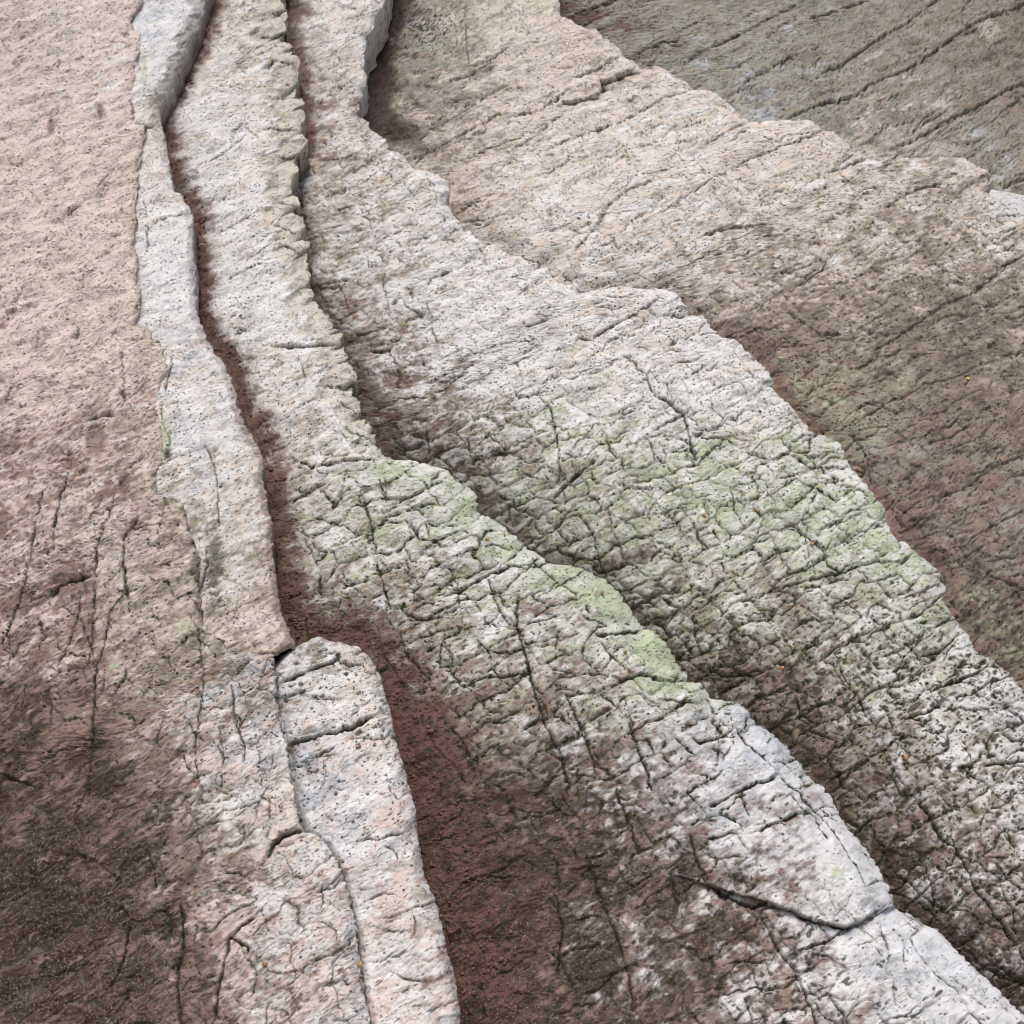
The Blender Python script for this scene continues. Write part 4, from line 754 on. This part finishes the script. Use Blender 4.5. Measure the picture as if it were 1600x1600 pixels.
# ------------------------------------------------------------------ periwinkle snails
def snail_mesh(seed):
    r = random.Random(seed); co = []; q = []
    n, m = 46, 12
    for i in range(n):
        t = i / (n - 1); an = t * 2 * math.pi * 2.6; g = math.exp(-1.9 * (1 - t) * 1.35)
        rad = 0.62 * g * (1 if t < 0.9 else 1 - 1.2 * (t - 0.9)); cx, cy, cz = 0.46 * g * math.cos(an), 0.46 * g * math.sin(an), 1.25 * (1 - g) - 0.12
        for j in range(m):
            b = 2 * math.pi * j / m; rr = rad * (1 + 0.03 * math.sin(3 * b + i))
            co.append((cx + rr * math.cos(b) * math.cos(an), cy + rr * math.cos(b) * math.sin(an), cz + rr * 0.95 * math.sin(b)))
    for i in range(n - 1):
        for j in range(m): q.append((i * m + j, i * m + (j + 1) % m, (i + 1) * m + (j + 1) % m, (i + 1) * m + j))
    me = bpy.data.meshes.new('snail'); me.from_pydata(co, [], q); me.update()
    for p in me.polygons: p.use_smooth = True
    return me
SH = [plain_material('orange shell', (0.36, 0.18, 0.055), (0.50, 0.29, 0.11), 3, 0.35, 0.5), plain_material('yellow shell', (0.52, 0.36, 0.10), (0.66, 0.50, 0.20), 3, 0.35, 0.5), plain_material('brown shell', (0.20, 0.10, 0.04), (0.34, 0.18, 0.07), 3, 0.35, 0.5)]
SN = [('F', 1183, 802, 6.2, 2, 'brown snail in the middle of the row of three on the green cracked bed'), ('F', 1101, 806, 6.4, 0, 'orange snail at the left end of the row of three on the green cracked bed'), ('F', 1269, 852, 6.0, 0, 'orange snail at the right end of the row of three on the green cracked bed'),
      ('E', 760, 847, 5.2, 0, 'orange snail on the white shoulder of the scalloped bed, above its mossy cracks'), ('E', 650, 880, 3.8, 2, 'small brown snail on the white mossy shoulder left of an orange snail'), ('E', 557, 905, 3.6, 1, 'small yellow snail in a mossy hollow beside the red clay groove'),
      ('E', 940, 929, 5.4, 2, 'dark brown snail on the yellow green rim of the scalloped bed'), ('E', 977, 1022, 5.0, 0, 'orange snail on the white block just under the green rim'), ('F', 1224, 1045, 5.6, 0, 'orange brown snail on dark mossy rock right of the green rim'),
      ('F', 1411, 1187, 7.2, 0, 'largest golden snail, on the white spotted part of the cracked bed'), ('A', 563, 1508, 6.0, 0, 'bright orange snail at the lip of the narrow crack beside the long block'), ('G', 1513, 594, 5.0, 1, 'yellow snail alone on the brown bed near the right border'),
      ('F', 631, 508, 4.2, 1, 'pale cream snail on the white bed beside the upper dark gully'), ('F', 1005, 503, 3.6, 0, 'tiny orange snail near the upper edge of the white bed'), ('F', 732, 704, 3.8, 0, 'tiny orange snail in a vertical crack above the lower gully'),
      ('A', 110, 717, 3.8, 2, 'small olive brown snail under a ledge of the pink bed'), ('E', 378, 497, 4.0, 2, 'small brown snail at the upper red groove of the scalloped bed'), ('A', 417, 1510, 6.0, 2, 'red brown snail in a hollow of the pink knob at the foot')]
sm = snail_mesh(1)
for i, (bed, px, py, r_, mi, lab) in enumerate(SN):
    S_ = SAMP[bed]; k = int(np.argmin((S_['x'] - px) ** 2 + (S_['y'] - py) ** 2)); p = Vector(S_['co'][k]); nn = Vector(S_['n'][k])
    if nn.z < 0.2: nn = Vector((0, 0, 1))
    me = sm.copy(); me.materials.append(SH[mi]); o = bpy.data.objects.new('snail', me); COL.objects.link(o)
    dist = (Vector(WALLM @ p) - Vector(CAM)).length; s = r_ / 800 * TF * dist
    tilt = (nn + Vector((random.uniform(-.7, .7), random.uniform(-.6, .6), 0))).normalized()
    rot = tilt.to_track_quat('Z', 'Y').to_matrix().to_4x4() @ Matrix.Rotation(random.uniform(0, 6.28), 4, 'Z')
    o.matrix_world = WALLM @ Matrix.Translation(p + nn * s * 0.35) @ rot @ Matrix.Scale(s * 0.85, 4)
    tag(o, lab, 'snail', 'snails on the rock')

# ------------------------------------------------------------------ loose stones wedged along the edges
def stone(px, py, wlev, sx, sy, sz, rot, mat, label, seed):
    r = np.random.default_rng(seed)
    import bmesh
    bm = bmesh.new(); bmesh.ops.create_cube(bm, size=2.0)
    bmesh.ops.subdivide_edges(bm, edges=bm.edges[:], cuts=12, use_grid_fill=True)
    V = np.array([v.co[:] for v in bm.verts]); nn = np.linalg.norm(V, axis=1, keepdims=True)
    V = V * (0.62 + 0.38 / nn * 1.15)
    for _ in range(9):                               # split faces
        d = r.normal(size=3); d /= np.linalg.norm(d); lim = r.uniform(0.72, 0.98); ex = V @ d - lim * 0.95; V = V - np.clip(ex, 0, None)[:, None] * d
    V += 0.035 * fbm(V[:, 0] * 3 + V[:, 2] * 2, V[:, 1] * 3 - V[:, 2], 3, seed)[:, None] * V
    sc_ = 1 / U1
    V = V * np.array([sx * sc_, sy * sc_, sz * sc_]); c, s = math.cos(rot), math.sin(rot)
    V = np.stack([V[:, 0] * c - V[:, 1] * s, V[:, 0] * s + V[:, 1] * c, V[:, 2]], 1)
    for v, q in zip(bm.verts, V): v.co = q
    me = bpy.data.meshes.new('stone'); bm.to_mesh(me); bm.free()
    for p in me.polygons: p.use_smooth = True
    me.materials.append(mat); n = len(me.vertices)
    for an, val in (('pit', 0.35), ('wet', 0.0), ('strk', 0.4)):
        a = me.attributes.new(an, 'FLOAT', 'POINT'); a.data.foreach_set('value', np.full(n, val, dtype=np.float32))
    a = me.attributes.new('Col', 'FLOAT_COLOR', 'POINT'); a.data.foreach_set('color', np.tile(np.array([.54, .54, .53, 1], dtype=np.float32), (n, 1)).ravel())
    o = bpy.data.objects.new('stone', me); COL.objects.link(o)
    u, v = to_wall(px, py, wlev); o.matrix_world = WALLM @ Matrix.Translation((float(u), float(v), wlev))
    return tag(o, label, 'stone', 'loose stones on the edges')
stone(1062, 484, 0.020, 15, 9, 12, R_(4), M_white, 'small square pale stone sitting in a notch of the upper edge of the cracked bed', 61)
stone(1590, 322, -0.112, 62, 30, 16, R_(-32), M_white, 'white slab fragment wedged beside the upper edge at the right border', 62)

# ------------------------------------------------------------------ cliff behind and below the beds, beach at its foot
def sheet(name, x0, x1, y0, y1, n, wfun, mat, kind):
    gx, gy = np.meshgrid(np.linspace(x0, x1, n), np.linspace(y0, y1, n)); X = gx.ravel(); Y = gy.ravel()
    co = np.stack([X, Y, wfun(X, Y)], 1); i = np.arange(n * n).reshape(n, n)
    q = np.stack([i[:-1, :-1].ravel(), i[:-1, 1:].ravel(), i[1:, 1:].ravel(), i[1:, :-1].ravel()], 1)
    return tag(make_mesh(name, co, q, mat), kind=kind)
M_cliff = plain_material('cliff rock', (0.10, 0.065, 0.052), (0.24, 0.19, 0.15), 9)
sheet('cliff', -6, 6, -2.4, 6, 240, lambda X, Y: -0.34 + 0.05 * fbm(X * 2.2, Y * 2.2, 5, 5) , M_cliff, 'structure')
M_beach = plain_material('beach sand', (0.20, 0.17, 0.13), (0.30, 0.26, 0.20), 6)
n = 60; gx, gy = np.meshgrid(np.linspace(-30, 30, n), np.linspace(-40, 3, n)); co = np.stack([gx.ravel(), gy.ravel(), 0.04 * fbm(gx.ravel(), gy.ravel(), 4, 3) - 0.02], 1)
i = np.arange(n * n).reshape(n, n); q = np.stack([i[:-1, :-1].ravel(), i[:-1, 1:].ravel(), i[1:, 1:].ravel(), i[1:, :-1].ravel()], 1)
b = make_mesh('beach', co, q, M_beach); b.matrix_world = Matrix.Identity(4); tag(b, kind='structure')
